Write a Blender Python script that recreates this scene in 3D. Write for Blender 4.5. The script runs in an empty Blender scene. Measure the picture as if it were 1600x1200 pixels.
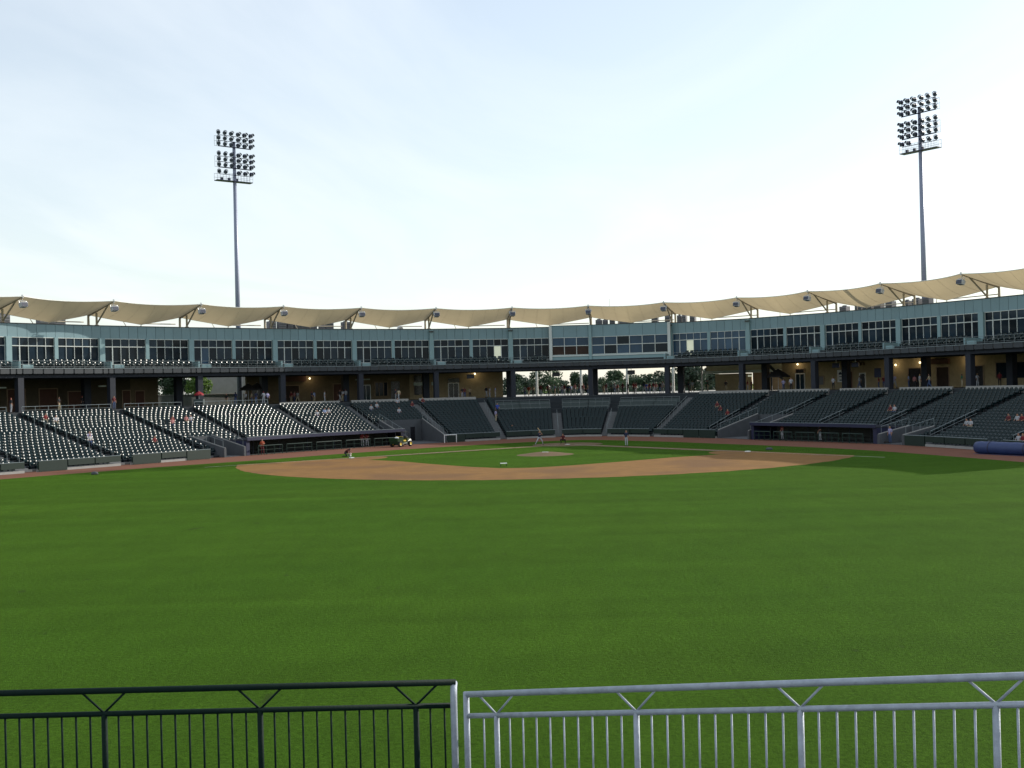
import bpy, math, random
import numpy as np
from mathutils import Vector, Matrix
random.seed(7); rng = np.random.default_rng(7)
R = math.radians
scene = bpy.context.scene
COL = scene.collection

# ------------------------------------------------------------------ camera, sky, sun, exposure
FPX, CAMH, PITCH, ROLL = 1750.0, 6.41, 0.0045, R(1.47)
cd = bpy.data.cameras.new("camera"); cam = bpy.data.objects.new("camera", cd); COL.objects.link(cam)
cd.sensor_width = 36.0; cd.lens = 36.0 * FPX / 1600.0; cd.clip_start = 0.1; cd.clip_end = 6000.0
cam.location = (0, 0, CAMH)
cam.rotation_euler = (Matrix.Rotation(R(90) + PITCH, 3, 'X') @ Matrix.Rotation(-ROLL, 3, 'Z')).to_euler()
scene.camera = cam
SUN_AZ, SUN_EL = R(62), R(22.3)          # azimuth from +Y towards +X
world = bpy.data.worlds.new("World"); scene.world = world; world.use_nodes = True
wn, wl = world.node_tree.nodes, world.node_tree.links
bg = wn["Background"]; bg.inputs["Strength"].default_value = 0.15
sky = wn.new("ShaderNodeTexSky"); sky.sky_type = 'NISHITA'; sky.sun_disc = False
sky.sun_elevation = SUN_EL; sky.sun_rotation = SUN_AZ
sky.air_density = 1.15; sky.dust_density = 1.2; sky.ozone_density = 2.0; sky.altitude = 400
# thin high cirrus mixed into the sky dome
tc = wn.new("ShaderNodeTexCoord"); sep = wn.new("ShaderNodeSeparateXYZ"); wl.new(tc.outputs["Generated"], sep.inputs[0])
mx = wn.new("ShaderNodeMath"); mx.operation = 'MAXIMUM'; mx.inputs[1].default_value = 0.06; wl.new(sep.outputs["Z"], mx.inputs[0])
dvx = wn.new("ShaderNodeMath"); dvx.operation = 'DIVIDE'; wl.new(sep.outputs["X"], dvx.inputs[0]); wl.new(mx.outputs[0], dvx.inputs[1])
dvy = wn.new("ShaderNodeMath"); dvy.operation = 'DIVIDE'; wl.new(sep.outputs["Y"], dvy.inputs[0]); wl.new(mx.outputs[0], dvy.inputs[1])
cmb = wn.new("ShaderNodeCombineXYZ"); wl.new(dvx.outputs[0], cmb.inputs[0]); wl.new(dvy.outputs[0], cmb.inputs[1])
mp = wn.new("ShaderNodeMapping"); mp.inputs["Rotation"].default_value = (0, 0, R(-35)); mp.inputs["Scale"].default_value = (0.55, 0.17, 1); wl.new(cmb.outputs[0], mp.inputs[0])
ns = wn.new("ShaderNodeTexNoise"); ns.inputs["Scale"].default_value = 1.1; ns.inputs["Detail"].default_value = 7; ns.inputs["Roughness"].default_value = 0.55; ns.inputs["Distortion"].default_value = 0.6
wl.new(mp.outputs[0], ns.inputs["Vector"])
cr = wn.new("ShaderNodeValToRGB"); cr.color_ramp.elements[0].position = 0.42; cr.color_ramp.elements[1].position = 0.75
cr.color_ramp.elements[0].color = (0, 0, 0, 1); cr.color_ramp.elements[1].color = (0.5, 0.5, 0.5, 1); wl.new(ns.outputs["Fac"], cr.inputs[0])
mixc = wn.new("ShaderNodeMix"); mixc.data_type = 'RGBA'; mixc.inputs["B"].default_value = (6.2, 6.5, 6.8, 1)
wl.new(cr.outputs[0], mixc.inputs["Factor"]); wl.new(sky.outputs[0], mixc.inputs["A"]); 
# humid haze: the whole dome paler, most of all towards the horizon
hz = wn.new("ShaderNodeMapRange"); hz.interpolation_type = 'SMOOTHSTEP'; hz.inputs["From Min"].default_value = 0.0; hz.inputs["From Max"].default_value = 0.42; hz.inputs["To Min"].default_value = 0.62; hz.inputs["To Max"].default_value = 0.46
wl.new(sep.outputs["Z"], hz.inputs[0])
mixh = wn.new("ShaderNodeMix"); mixh.data_type = 'RGBA'; mixh.inputs["B"].default_value = (4.25, 4.35, 4.2, 1)
wl.new(hz.outputs[0], mixh.inputs["Factor"]); wl.new(mixc.outputs["Result"], mixh.inputs["A"]); wl.new(mixh.outputs["Result"], bg.inputs["Color"])
ld = bpy.data.lights.new("sun", 'SUN'); ld.energy = 3.3; ld.angle = R(0.5); ld.color = (1.0, 0.93, 0.82)
sun = bpy.data.objects.new("sun", ld); COL.objects.link(sun)
sd = Vector((math.sin(SUN_AZ) * math.cos(SUN_EL), math.cos(SUN_AZ) * math.cos(SUN_EL), math.sin(SUN_EL)))
sun.rotation_euler = sd.to_track_quat('Z', 'Y').to_euler(); sun.location = sd * 500
scene.view_settings.view_transform = 'Standard'; scene.view_settings.look = 'None'
scene.view_settings.exposure = 0.6; scene.view_settings.gamma = 1.0; scene.view_settings.use_curve_mapping = False

# ------------------------------------------------------------------ pixel <-> place (photo is 1600 x 1200)
CR, SR, CP, SP = math.cos(ROLL), math.sin(ROLL), math.cos(PITCH), math.sin(PITCH)
def project(p):
    X, Y, Z = p[0], p[1], p[2] - CAMH
    yc = Y * CP + Z * SP; zc = -Y * SP + Z * CP
    u, v = FPX * X / yc, -FPX * zc / yc
    return 800 + u * CR + v * SR, 600 - u * SR + v * CR
def ray(x, y):
    a, b = x - 800, y - 600; u, v = a * CR - b * SR, a * SR + b * CR
    return (u / FPX, CP + v / FPX * SP, SP - v / FPX * CP)
def at_z(x, y, z):
    d = ray(x, y); t = (z - CAMH) / d[2]; return Vector((d[0] * t, d[1] * t, z))
def at_y(x, y, Y):
    d = ray(x, y); t = Y / d[1]; return Vector((d[0] * t, Y, CAMH + d[2] * t))

# ------------------------------------------------------------------ materials
M = {}
def mat(name, col, rough=0.6, var=0.12, scale=4.0, bump=0.0, bscale=None, metal=0.0, spec=0.5, rnd=0.0, emit=None, estr=0.0, transl=0.0, stain=None, coords='Object'):
    m = bpy.data.materials.new(name); m.use_nodes = True; n, l = m.node_tree.nodes, m.node_tree.links
    b = n["Principled BSDF"]; b.inputs["Roughness"].default_value = rough; b.inputs["Metallic"].default_value = metal
    b.inputs["Specular IOR Level"].default_value = spec
    c = (*col, 1)
    t = n.new("ShaderNodeTexCoord")
    nz = n.new("ShaderNodeTexNoise"); nz.inputs["Scale"].default_value = scale; nz.inputs["Detail"].default_value = 6; nz.inputs["Roughness"].default_value = 0.62
    l.new(t.outputs[coords], nz.inputs["Vector"])
    rm = n.new("ShaderNodeMapRange"); rm.inputs["From Min"].default_value = 0.25; rm.inputs["From Max"].default_value = 0.75
    rm.inputs["To Min"].default_value = 1 - var; rm.inputs["To Max"].default_value = 1 + var; l.new(nz.outputs["Fac"], rm.inputs[0])
    fac = rm.outputs[0]
    if rnd:
        oi = n.new("ShaderNodeObjectInfo"); r2 = n.new("ShaderNodeMapRange"); r2.inputs["To Min"].default_value = 1 - rnd; r2.inputs["To Max"].default_value = 1 + rnd
        l.new(oi.outputs["Random"], r2.inputs[0]); mu = n.new("ShaderNodeMath"); mu.operation = 'MULTIPLY'; l.new(fac, mu.inputs[0]); l.new(r2.outputs[0], mu.inputs[1]); fac = mu.outputs[0]
    vm = n.new("ShaderNodeVectorMath"); vm.operation = 'SCALE'; vm.inputs[0].default_value = col; l.new(fac, vm.inputs["Scale"])
    out = vm.outputs[0]
    if stain:
        n2 = n.new("ShaderNodeTexNoise"); n2.inputs["Scale"].default_value = stain[1]; n2.inputs["Detail"].default_value = 5; l.new(t.outputs[coords], n2.inputs["Vector"])
        r3 = n.new("ShaderNodeMapRange"); r3.inputs["From Min"].default_value = stain[2]; r3.inputs["From Max"].default_value = stain[2] + 0.16; l.new(n2.outputs["Fac"], r3.inputs[0])
        mi = n.new("ShaderNodeMix"); mi.data_type = 'RGBA'; mi.inputs["B"].default_value = (*stain[0], 1); l.new(r3.outputs[0], mi.inputs["Factor"]); l.new(out, mi.inputs["A"]); out = mi.outputs["Result"]
    l.new(out, b.inputs["Base Color"])
    if bump:
        nb = n.new("ShaderNodeTexNoise"); nb.inputs["Scale"].default_value = bscale or scale * 6; nb.inputs["Detail"].default_value = 4; l.new(t.outputs[coords], nb.inputs["Vector"])
        bp = n.new("ShaderNodeBump"); bp.inputs["Strength"].default_value = bump; bp.inputs["Distance"].default_value = 0.05; l.new(nb.outputs["Fac"], bp.inputs["Height"]); l.new(bp.outputs[0], b.inputs["Normal"])
    if emit:
        b.inputs["Emission Color"].default_value = (*emit, 1); b.inputs["Emission Strength"].default_value = estr
    if transl:
        tr = n.new("ShaderNodeBsdfTranslucent"); l.new(out, tr.inputs["Color"]); ms = n.new("ShaderNodeMixShader"); ms.inputs[0].default_value = transl
        l.new(b.outputs[0], ms.inputs[1]); l.new(tr.outputs[0], ms.inputs[2]); l.new(ms.outputs[0], n["Material Output"].inputs["Surface"])
    M[name] = m; return m
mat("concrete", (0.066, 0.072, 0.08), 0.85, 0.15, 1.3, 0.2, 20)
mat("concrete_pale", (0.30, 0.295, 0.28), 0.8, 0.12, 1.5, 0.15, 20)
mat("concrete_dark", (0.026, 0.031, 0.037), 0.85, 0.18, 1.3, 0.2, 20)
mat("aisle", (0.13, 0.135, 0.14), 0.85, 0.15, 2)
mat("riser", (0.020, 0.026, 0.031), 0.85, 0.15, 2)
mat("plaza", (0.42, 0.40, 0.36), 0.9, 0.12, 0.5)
mat("fascia", (0.185, 0.295, 0.335), 0.45, 0.05, 0.8, rnd=0.05)
mat("fascia_trim", (0.215, 0.335, 0.36), 0.45, 0.05, 1.2)
mat("cap_dark", (0.05, 0.06, 0.06), 0.5, 0.1, 2)
mat("core", (0.06, 0.08, 0.08), 0.8, 0.1, 2)
mat("mullion", (0.58, 0.62, 0.60), 0.4, 0.05, 3)
mat("glass", (0.014, 0.026, 0.039), 0.05, 0.5, 0.35, spec=0.13, rnd=0.6)
mat("glass_blue", (0.035, 0.075, 0.125), 0.05, 0.3, 0.35, spec=0.18, rnd=0.2)
mat("room_dark", (0.035, 0.018, 0.012), 0.8, 0.4, 1.0)
mat("pale_glow", (0.6, 0.6, 0.45), 0.4, 0.1, 1, emit=(0.85, 0.9, 0.7), estr=0.22)  # emission stands in for sky seen through suite panes; also the pavilion fixture
mat("deck_panel", (0.047, 0.053, 0.060), 0.75, 0.12, 1.5, rnd=0.14)
mat("steel", (0.42, 0.44, 0.46), 0.4, 0.1, 6, metal=0.6)
mat("rail_grey", (0.20, 0.235, 0.245), 0.45, 0.08, 6, metal=0.3)
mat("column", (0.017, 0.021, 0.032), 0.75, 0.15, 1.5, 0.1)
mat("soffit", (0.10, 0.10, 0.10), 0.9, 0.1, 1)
mat("tan_brick_shaded", (0.085, 0.07, 0.045), 0.9, 0.16, 2.2, 0.3, 14)  # the tan brick with deep concourse shade put into its colour
mat("tan_brick_dim", (0.17, 0.13, 0.075), 0.9, 0.16, 2.2, 0.3, 14)  # same brick, a lesser concourse shade put into its colour
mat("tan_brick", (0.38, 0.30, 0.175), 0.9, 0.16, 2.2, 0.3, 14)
mat("tan_dark", (0.30, 0.22, 0.15), 0.9, 0.15, 2)
mat("brown", (0.10, 0.045, 0.03), 0.8, 0.2, 2)
mat("awning", (0.55, 0.62, 0.56), 0.8, 0.06, 2)
mat("white", (0.78, 0.78, 0.76), 0.5, 0.05, 3)
mat("white_post", (0.80, 0.78, 0.74), 0.6, 0.06, 3)
mat("screen_black", (0.012, 0.012, 0.016), 0.25, 0.2, 3)
mat("canopy", (0.48, 0.395, 0.245), 0.75, 0.04, 0.6, transl=0.42)
mat("canopy_edge", (0.80, 0.78, 0.70), 0.7, 0.04, 2)
mat("mast", (0.40, 0.35, 0.26), 0.5, 0.06, 3)
mat("speaker_white", (0.60, 0.62, 0.64), 0.45, 0.06, 3)
mat("speaker_grille", (0.06, 0.065, 0.09), 0.7, 0.1, 8)
mat("hvac", (0.13, 0.13, 0.14), 0.7, 0.15, 2, rnd=0.3)
mat("seat", (0.003, 0.014, 0.016), 0.23, 0.15, 3, spec=0.24)
mat("rail_green", (0.006, 0.030, 0.021), 0.5, 0.1, 3)
mat("pad_green", (0.005, 0.020, 0.014), 0.55, 0.12, 1.5)
mat("dugout_blue", (0.015, 0.018, 0.052), 0.5, 0.1, 2)
mat("dugout_roof", (0.04, 0.044, 0.06), 0.7, 0.1, 2)
mat("dugout_dark", (0.05, 0.055, 0.05), 0.85, 0.2, 1.5)
mat("tarp_blue", (0.022, 0.042, 0.13), 0.55, 0.12, 1.2, 0.35, 5)
mat("pole", (0.22, 0.245, 0.33), 0.45, 0.06, 0.5, metal=0.3)
mat("lamp_dark", (0.022, 0.027, 0.065), 0.4, 0.1, 4)
mat("lamp_glass", (0.10, 0.12, 0.15), 0.15, 0.1, 4)
mat("fence_green", (0.0025, 0.012, 0.009), 0.65, 0.2, 14, 0.1, 70, spec=0.12, stain=((0.008, 0.018, 0.014), 30, 0.6))
mat("galv", (0.33, 0.365, 0.42), 0.6, 0.2, 11, 0.12, 70, metal=0.25, spec=0.35, stain=((0.27, 0.30, 0.35), 14, 0.56))
mat("trunk", (0.09, 0.065, 0.045), 0.9, 0.2, 3)
mat("leaf_dark", (0.032, 0.056, 0.033), 0.6, 0.3, 0.4, transl=0.3)
mat("leaf_mid", (0.046, 0.080, 0.040), 0.6, 0.3, 0.4, transl=0.35)
mat("leaf_light", (0.12, 0.20, 0.045), 0.6, 0.25, 0.5, transl=0.4)
mat("tractor_green", (0.006, 0.030, 0.007), 0.35, 0.1, 3)
mat("tractor_yellow", (0.62, 0.46, 0.05), 0.45, 0.08, 3)
mat("rubber", (0.015, 0.015, 0.015), 0.85, 0.15, 6)
mat("chalk", (0.62, 0.57, 0.45), 0.9, 0.12, 1.5, coords='Object')
mat("wood", (0.45, 0.30, 0.14), 0.6, 0.15, 6)
mat("lamp_lit", (0.9, 0.8, 0.6), 0.4, 0.02, 3, emit=(1, 0.82, 0.5), estr=2.2)
mat("umb_dark", (0.02, 0.018, 0.02), 0.8, 0.1, 3)
mat("umb_red", (0.26, 0.012, 0.02), 0.7, 0.1, 3)
mat("stone_grey", (0.20, 0.20, 0.205), 0.9, 0.15, 1)
# grass: mown turf, several layers of noise, faint mowing bands
def grass_mat(name, base, alt):
    m = bpy.data.materials.new(name); m.use_nodes = True; n, l = m.node_tree.nodes, m.node_tree.links
    b = n["Principled BSDF"]; b.inputs["Roughness"].default_value = 0.95; b.inputs["Specular IOR Level"].default_value = 0.03; b.inputs["Sheen Weight"].default_value = 0.1; b.inputs["Sheen Roughness"].default_value = 0.45; b.inputs["Sheen Tint"].default_value = (0.30, 0.55, 0.08, 1)
    t = n.new("ShaderNodeTexCoord")
    def noise(sc, det=5, rough=0.6, stretch=None, rot=0):
        z = n.new("ShaderNodeTexNoise"); z.inputs["Scale"].default_value = sc; z.inputs["Detail"].default_value = det; z.inputs["Roughness"].default_value = rough
        if stretch:
            mpn = n.new("ShaderNodeMapping"); mpn.inputs["Scale"].default_value = stretch; mpn.inputs["Rotation"].default_value = (0, 0, rot); l.new(t.outputs["Object"], mpn.inputs[0]); l.new(mpn.outputs[0], z.inputs["Vector"])
        else: l.new(t.outputs["Object"], z.inputs["Vector"])
        return z.outputs["Fac"]
    def rng_(sock, a, bb, lo, hi):
        r = n.new("ShaderNodeMapRange"); r.inputs["From Min"].default_value = a; r.inputs["From Max"].default_value = bb; r.inputs["To Min"].default_value = lo; r.inputs["To Max"].default_value = hi; l.new(sock, r.inputs[0]); return r.outputs[0]
    def mul(a, c):
        q = n.new("ShaderNodeMath"); q.operation = 'MULTIPLY'; l.new(a, q.inputs[0]); l.new(c, q.inputs[1]); return q.outputs[0]
    patch = rng_(noise(0.055, 6, 0.6), 0.3, 0.7, 0.0, 1.0)
    fine = rng_(noise(8.5, 5, 0.7), 0.3, 0.7, 0.66, 1.34)  # strong contrast puts the shade among tufts into the colour
    tuft = rng_(noise(1.3, 4, 0.6, (1.0, 0.35, 1)), 0.3, 0.7, 0.93, 1.07)
    blade = rng_(noise(28, 3, 0.8), 0.3, 0.7, 0.7, 1.3)
    mow = rng_(noise(0.30, 2, 0.5, (0.05, 1.0, 1), R(8)), 0.4, 0.6, 0.955, 1.045)
    mow2 = rng_(noise(0.32, 2, 0.5, (0.05, 1.0, 1), R(62)), 0.4, 0.6, 0.95, 1.05)
    k = mul(mul(mul(mul(mul(fine, tuft), blade), mow), mow2), rng_(noise(0.28, 5, 0.6), 0.25, 0.75, 0.90, 1.10))
    mi = n.new("ShaderNodeMix"); mi.data_type = 'RGBA'; mi.inputs["A"].default_value = (*base, 1); mi.inputs["B"].default_value = (*alt, 1); l.new(patch, mi.inputs["Factor"])
    vs = n.new("ShaderNodeVectorMath"); vs.operation = 'SCALE'; l.new(mi.outputs["Result"], vs.inputs[0]); l.new(k, vs.inputs["Scale"])
    # small bare divots
    dv = rng_(noise(0.8, 3, 0.55, (1, 0.45, 1)), 0.70, 0.735, 0.0, 0.7)
    m2 = n.new("ShaderNodeMix"); m2.data_type = 'RGBA'; m2.inputs["B"].default_value = (0.022, 0.035, 0.010, 1); l.new(dv, m2.inputs["Factor"]); l.new(vs.outputs[0], m2.inputs["A"])
    l.new(m2.outputs["Result"], b.inputs["Base Color"])
    sh = n.new("ShaderNodeMath"); sh.operation = 'MULTIPLY'; sh.inputs[1].default_value = 0.10; l.new(k, sh.inputs[0]); l.new(sh.outputs[0], b.inputs["Sheen Weight"])
    bp = n.new("ShaderNodeBump"); bp.inputs["Strength"].default_value = 0.55; bp.inputs["Distance"].default_value = 0.06
    ad = n.new("ShaderNodeMath"); ad.operation = 'ADD'; l.new(blade, ad.inputs[0]); l.new(fine, ad.inputs[1]); l.new(ad.outputs[0], bp.inputs["Height"]); l.new(bp.outputs[0], b.inputs["Normal"])
    M[name] = m
grass_mat("grass", (0.029, 0.073, 0.0046), (0.036, 0.079, 0.0054))
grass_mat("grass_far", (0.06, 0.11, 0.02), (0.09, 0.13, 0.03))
mat("clay", (0.215, 0.113, 0.036), 0.95, 0.16, 0.8, 0.7, 5, spec=0.15, stain=((0.165, 0.088, 0.036), 0.16, 0.47))
mat("clay_pale", (0.145, 0.100, 0.058), 0.95, 0.12, 0.9, 0.3, 8, spec=0.15)
mat("track", (0.165, 0.072, 0.046), 0.95, 0.12, 0.5, 0.4, 9, spec=0.15)

# ------------------------------------------------------------------ mesh builder
class MB:
    def __init__(s): s.v, s.f, s.m = [], [], []
    def add(s, vs, fs, mi=0):
        o = len(s.v); s.v += [tuple(p) for p in vs]; s.f += [tuple(i + o for i in f) for f in fs]; s.m += [mi] * len(fs); return s
    HEX = [(0, 3, 2, 1), (4, 5, 6, 7), (0, 1, 5, 4), (1, 2, 6, 5), (2, 3, 7, 6), (3, 0, 4, 7)]
    def hexa(s, b, t, mi=0): return s.add(list(b) + list(t), MB.HEX, mi)
    def box(s, x0, x1, y0, y1, z0, z1, mi=0):
        return s.hexa([(x0, y0, z0), (x1, y0, z0), (x1, y1, z0), (x0, y1, z0)], [(x0, y0, z1), (x1, y0, z1), (x1, y1, z1), (x0, y1, z1)], mi)
    def sp(s, s0, s1, o0, o1, z0, z1, mi=0, z2=None, z3=None):      # prism in stadium coordinates (z2,z3: top heights at o0,o1)
        ta = z1 if z2 is None else z2; tb = z1 if z3 is None else z3
        b = [P(s0, o0, z0), P(s0, o1, z0), P(s1, o1, z0), P(s1, o0, z0)]
        t = [P(s0, o0, ta), P(s0, o1, tb), P(s1, o1, tb), P(s1, o0, ta)]
        return s.hexa(b, t, mi)
    def bar(s, p, q, r, n=6, r2=None, mi=0, caps=True):
        p, q = Vector(p), Vector(q); d = (q - p).normalized(); u = d.orthogonal().normalized() if abs(d.z) < 0.99 else Vector((1, 0, 0)); w = d.cross(u)
        r2 = r if r2 is None else r2; vs = []
        for c, rr in ((p, r), (q, r2)):
            for k in range(n):
                a = 2 * math.pi * k / n + math.pi / n; vs.append(c + (u * math.cos(a) + w * math.sin(a)) * rr)
        fs = [(k, (k + 1) % n, n + (k + 1) % n, n + k) for k in range(n)]
        if caps: fs += [tuple(range(n - 1, -1, -1)), tuple(range(n, 2 * n))]
        return s.add(vs, fs, mi)
    def path(s, pts, r, n=8, mi=0):
        pts = [Vector(p) for p in pts]; vs, fs = [], []; up = Vector((0, 0, 1))
        for i, p in enumerate(pts):
            d = (pts[min(i + 1, len(pts) - 1)] - pts[max(i - 1, 0)]).normalized(); u = d.cross(up)
            u = u.normalized() if u.length > 1e-3 else Vector((1, 0, 0)); w = d.cross(u)
            vs += [p + (u * math.cos(2 * math.pi * k / n) + w * math.sin(2 * math.pi * k / n)) * r for k in range(n)]
        for i in range(len(pts) - 1):
            fs += [(i * n + k, i * n + (k + 1) % n, (i + 1) * n + (k + 1) % n, (i + 1) * n + k) for k in range(n)]
        fs += [tuple(range(n - 1, -1, -1)), tuple(range((len(pts) - 1) * n, len(pts) * n))]
        return s.add(vs, fs, mi)
    def lathe(s, prof, n=14, c=(0, 0, 0), mi=0, sx=1, sy=1):
        vs = [(c[0] + r * math.cos(2 * math.pi * k / n) * sx, c[1] + r * math.sin(2 * math.pi * k / n) * sy, c[2] + z) for r, z in prof for k in range(n)]
        fs = [(i * n + k, i * n + (k + 1) % n, (i + 1) * n + (k + 1) % n, (i + 1) * n + k) for i in range(len(prof) - 1) for k in range(n)]
        return s.add(vs, fs, mi)
    def xf(s, mtx): s.v = [tuple(mtx @ Vector(p)) for p in s.v]; return s
    def mesh(s, name, mats, smooth=False, org=(0, 0, 0)):
        me = bpy.data.meshes.new(name); me.from_pydata([(p[0] - org[0], p[1] - org[1], p[2] - org[2]) for p in s.v], [], s.f)
        for m_ in mats: me.materials.append(M[m_] if isinstance(m_, str) else m_)
        if len(mats) > 1: me.polygons.foreach_set("material_index", s.m)
        if smooth: me.polygons.foreach_set("use_smooth", [True] * len(s.f))
        me.update(); return me
    def build(s, name, mats, parent=None, smooth=False, org=None):
        if isinstance(mats, str): mats = [mats]
        o_ = (0, 0, 0) if parent is None else root_loc(parent)      # with org the shape is already local to it
        ob = bpy.data.objects.new(name, s.mesh(name, mats, smooth, o_)); COL.objects.link(ob)
        if parent is not None: ob.parent = parent
        elif org is not None: ob.location = org
        return ob
def root_loc(o):
    while o.parent: o = o.parent
    return tuple(o.location)
def tag(o, label=None, cat=None, group=None, kind=None):
    if label: o["label"] = label
    if cat: o["category"] = cat
    if group: o["group"] = group
    if kind: o["kind"] = kind
    return o
def thing(name, loc, label, cat, group=None, rz=0.0):
    e = bpy.data.objects.new(name, None); COL.objects.link(e); e.location = loc; e.rotation_euler = (0, 0, rz); e.empty_display_size = 0.2
    return tag(e, label, cat, group)
def linked(name, me, loc, rz=0.0, parent=None):
    o = bpy.data.objects.new(name, me); COL.objects.link(o); o.location = loc; o.rotation_euler = (0, 0, rz)
    if parent is not None: o.parent = parent
    return o
ORD = ["zeroth", "first", "second", "third", "fourth", "fifth", "sixth", "seventh", "eighth", "ninth", "tenth", "eleventh", "twelfth", "thirteenth", "fourteenth", "fifteenth", "sixteenth", "seventeenth", "eighteenth", "nineteenth", "twentieth"]
TENS = {2: "twenty", 3: "thirty", 4: "forty", 5: "fifty", 6: "sixty"}
def nth(i): return ORD[i] if i <= 20 else (TENS[i // 10][:-1] + "ieth" if i % 10 == 0 else TENS[i // 10] + "-" + ORD[i % 10])

# ------------------------------------------------------------------ stadium plan: s runs along the suite facade (1 = one bay), o = metres in from it
NODES = [(-75.66, 97.14), (-69.83, 107.24), (-63.65, 117.13), (-56.96, 126.68), (-49.68, 135.67), (-41.15, 143.76), (-31.91, 150.91), (-22.08, 157.09), (-11.57, 161.84), (-0.1, 164.52), (11.69, 164.54), (23.06, 161.57), (33.09, 155.69), (41.28, 147.58), (48.03, 138.2), (54.01, 128.09), (59.48, 117.79), (64.6, 107.31), (69.52, 96.75), (74.27, 86.1)]
S0 = -3; SN = S0 + len(NODES) - 1
NV = [Vector(p) for p in NODES]; DV = [(NV[i + 1] - NV[i]).normalized() for i in range(len(NV) - 1)]; NNV = []
for i in range(len(NV)):
    a, b = DV[max(i - 1, 0)], DV[min(i, len(DV) - 1)]; t = (a + b).normalized(); m_ = Vector((t.y, -t.x)); NNV.append(m_ / m_.dot(Vector((a.y, -a.x))))
def cell(s): return min(max(int(math.floor(s - S0)), 0), len(NV) - 2)
def P(s, o, z):
    i = cell(s); f = s - S0 - i; q = NV[i].lerp(NV[i + 1], f) + NNV[i].lerp(NNV[i + 1], f) * o
    return Vector((q.x, q.y, z))
def inward(s):
    i = cell(s); f = s - S0 - i; return NNV[i].lerp(NNV[i + 1], f).normalized()
def face_rz(s):                       # z rotation that turns local -Y towards the field
    n = inward(s); return math.atan2(n.x, -n.y)
DW = [24.31, 25.05, 26.2, 26.84, 26.61, 25.53, 24.41, 23.3, 21.96, 19.93, 18.49, 20.73, 22.53, 23.41, 24.26, 23.76, 23.71, 25.63, 27.79, 29.79]
def dW(s):
    i = cell(s); f = s - S0 - i; return DW[i] * (1 - f) + DW[i + 1] * f
def s_at(x, o, z):                    # bay coordinate whose point (o, z) lies in pixel column x
    lo, hi = S0, SN
    for _ in range(40):
        mid = (lo + hi) / 2
        if project(P(mid, o(mid) if callable(o) else o, z))[0] < x: lo = mid
        else: hi = mid
    return (lo + hi) / 2
ZC = 5.2                               # concourse floor
OB = 7.0                               # rear edge of the seating rows
NROW, RISE, Z0 = 19, 0.24, 0.2
def tread(s): return (dW(s) - 1.2 - OB) / NROW
def row_o(s, i): return dW(s) - 1.2 - i * tread(s)       # field-side edge of row i

# ------------------------------------------------------------------ ground, field
HOME = Vector((6.07, 126.2)); AX = Vector((-math.sin(0.1658), -math.cos(0.1658))); LT = Vector((AX.y, -AX.x))
D1 = (AX + LT).normalized(); D3 = (AX - LT).normalized(); MOUND = HOME + AX * 18.44
def fld(a, b, z=0.0): q = HOME + D1 * a + D3 * b; return Vector((q.x, q.y, z))
g = MB(); nx, ny = 24, 18
g.add([(-125 + 250 * i / nx, 6.0 + 172 * j / ny, 0) for j in range(ny + 1) for i in range(nx + 1)], [(j * (nx + 1) + i, j * (nx + 1) + i + 1, (j + 1) * (nx + 1) + i + 1, (j + 1) * (nx + 1) + i) for j in range(ny) for i in range(nx)])
tag(g.build("field_grass", "grass"), "mown green outfield and foul ground turf of the ballpark", kind="structure")
# surrounding land at concourse level, out to the horizon
inner = [P(s, -6, 5.1) for s in range(S0, SN + 1)] + [Vector((112, 60, 4.5)), Vector((105, 25, 3.5)), Vector((60, 7, 2.6)), Vector((25, 5, 2.5)), Vector((-25, 5, 2.5)), Vector((-60, 7, 2.6)), Vector((-105, 25, 3.5)), Vector((-112, 62, 4.5))]
g = MB(); n = len(inner); vs = []
for k, (ext, zz) in enumerate(((0, None), (25, 5.0), (120, 4.7), (500, 3.5), (4500, 3.0))):
    for p in inner:
        d = Vector((p.x, p.y - 85)).normalized(); vs.append((p.x + d.x * ext, p.y + d.y * ext, p.z if zz is None else (zz if p.y > 50 else min(zz, 2.5 + k * 0.2))))
fs = [(k * n + i, k * n + (i + 1) % n, (k + 1) * n + (i + 1) % n, (k + 1) * n + i) for k in range(4) for i in range(n)]
vs += [(p.x, p.y, -0.3) for p in inner]; fs += [(5 * n + i, 5 * n + (i + 1) % n, (i + 1) % n, i) for i in range(n)]
g.add(vs, fs); tag(g.build("ground", "grass_far"), kind="structure")
# warning track band in front of the wall
WT = [(-3, 5), (-1, 5.5), (0, 6.5), (1, 8), (3, 8.5), (5, 9), (6.5, 9.5), (8, 9), (10, 8), (12, 7.5), (14, 7), (16, 6.5)]
def wt(s): return float(np.interp(s, [a for a, _ in WT], [b for _, b in WT]))
g = MB(); ss = [S0 + k * 0.25 for k in range(int((SN - S0) * 4) + 1)]
def fieldward(s, extra):               # moves from the wall towards the field, tapering so the inner edge stays smooth behind home plate
    return P(s, dW(s) + extra, 0)
vs = [Vector((*fieldward(s, -1.3).xy, 0.004)) for s in ss]; vi = []
for s in ss:
    q = fieldward(s, wt(s)); vi.append(q)
for _ in range(3): vi = [vi[0]] + [(vi[i - 1] + vi[i] * 2 + vi[i + 1]) / 4 for i in range(1, len(vi) - 1)] + [vi[-1]]
vi = [Vector((q.x, q.y, 0.004)) for q in vi]
g.add(vs + vi, [(i, i + 1, len(ss) + i + 1, len(ss) + i) for i in range(len(ss) - 1)]); tag(g.build("warning_track", "track"), kind="structure")
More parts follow.
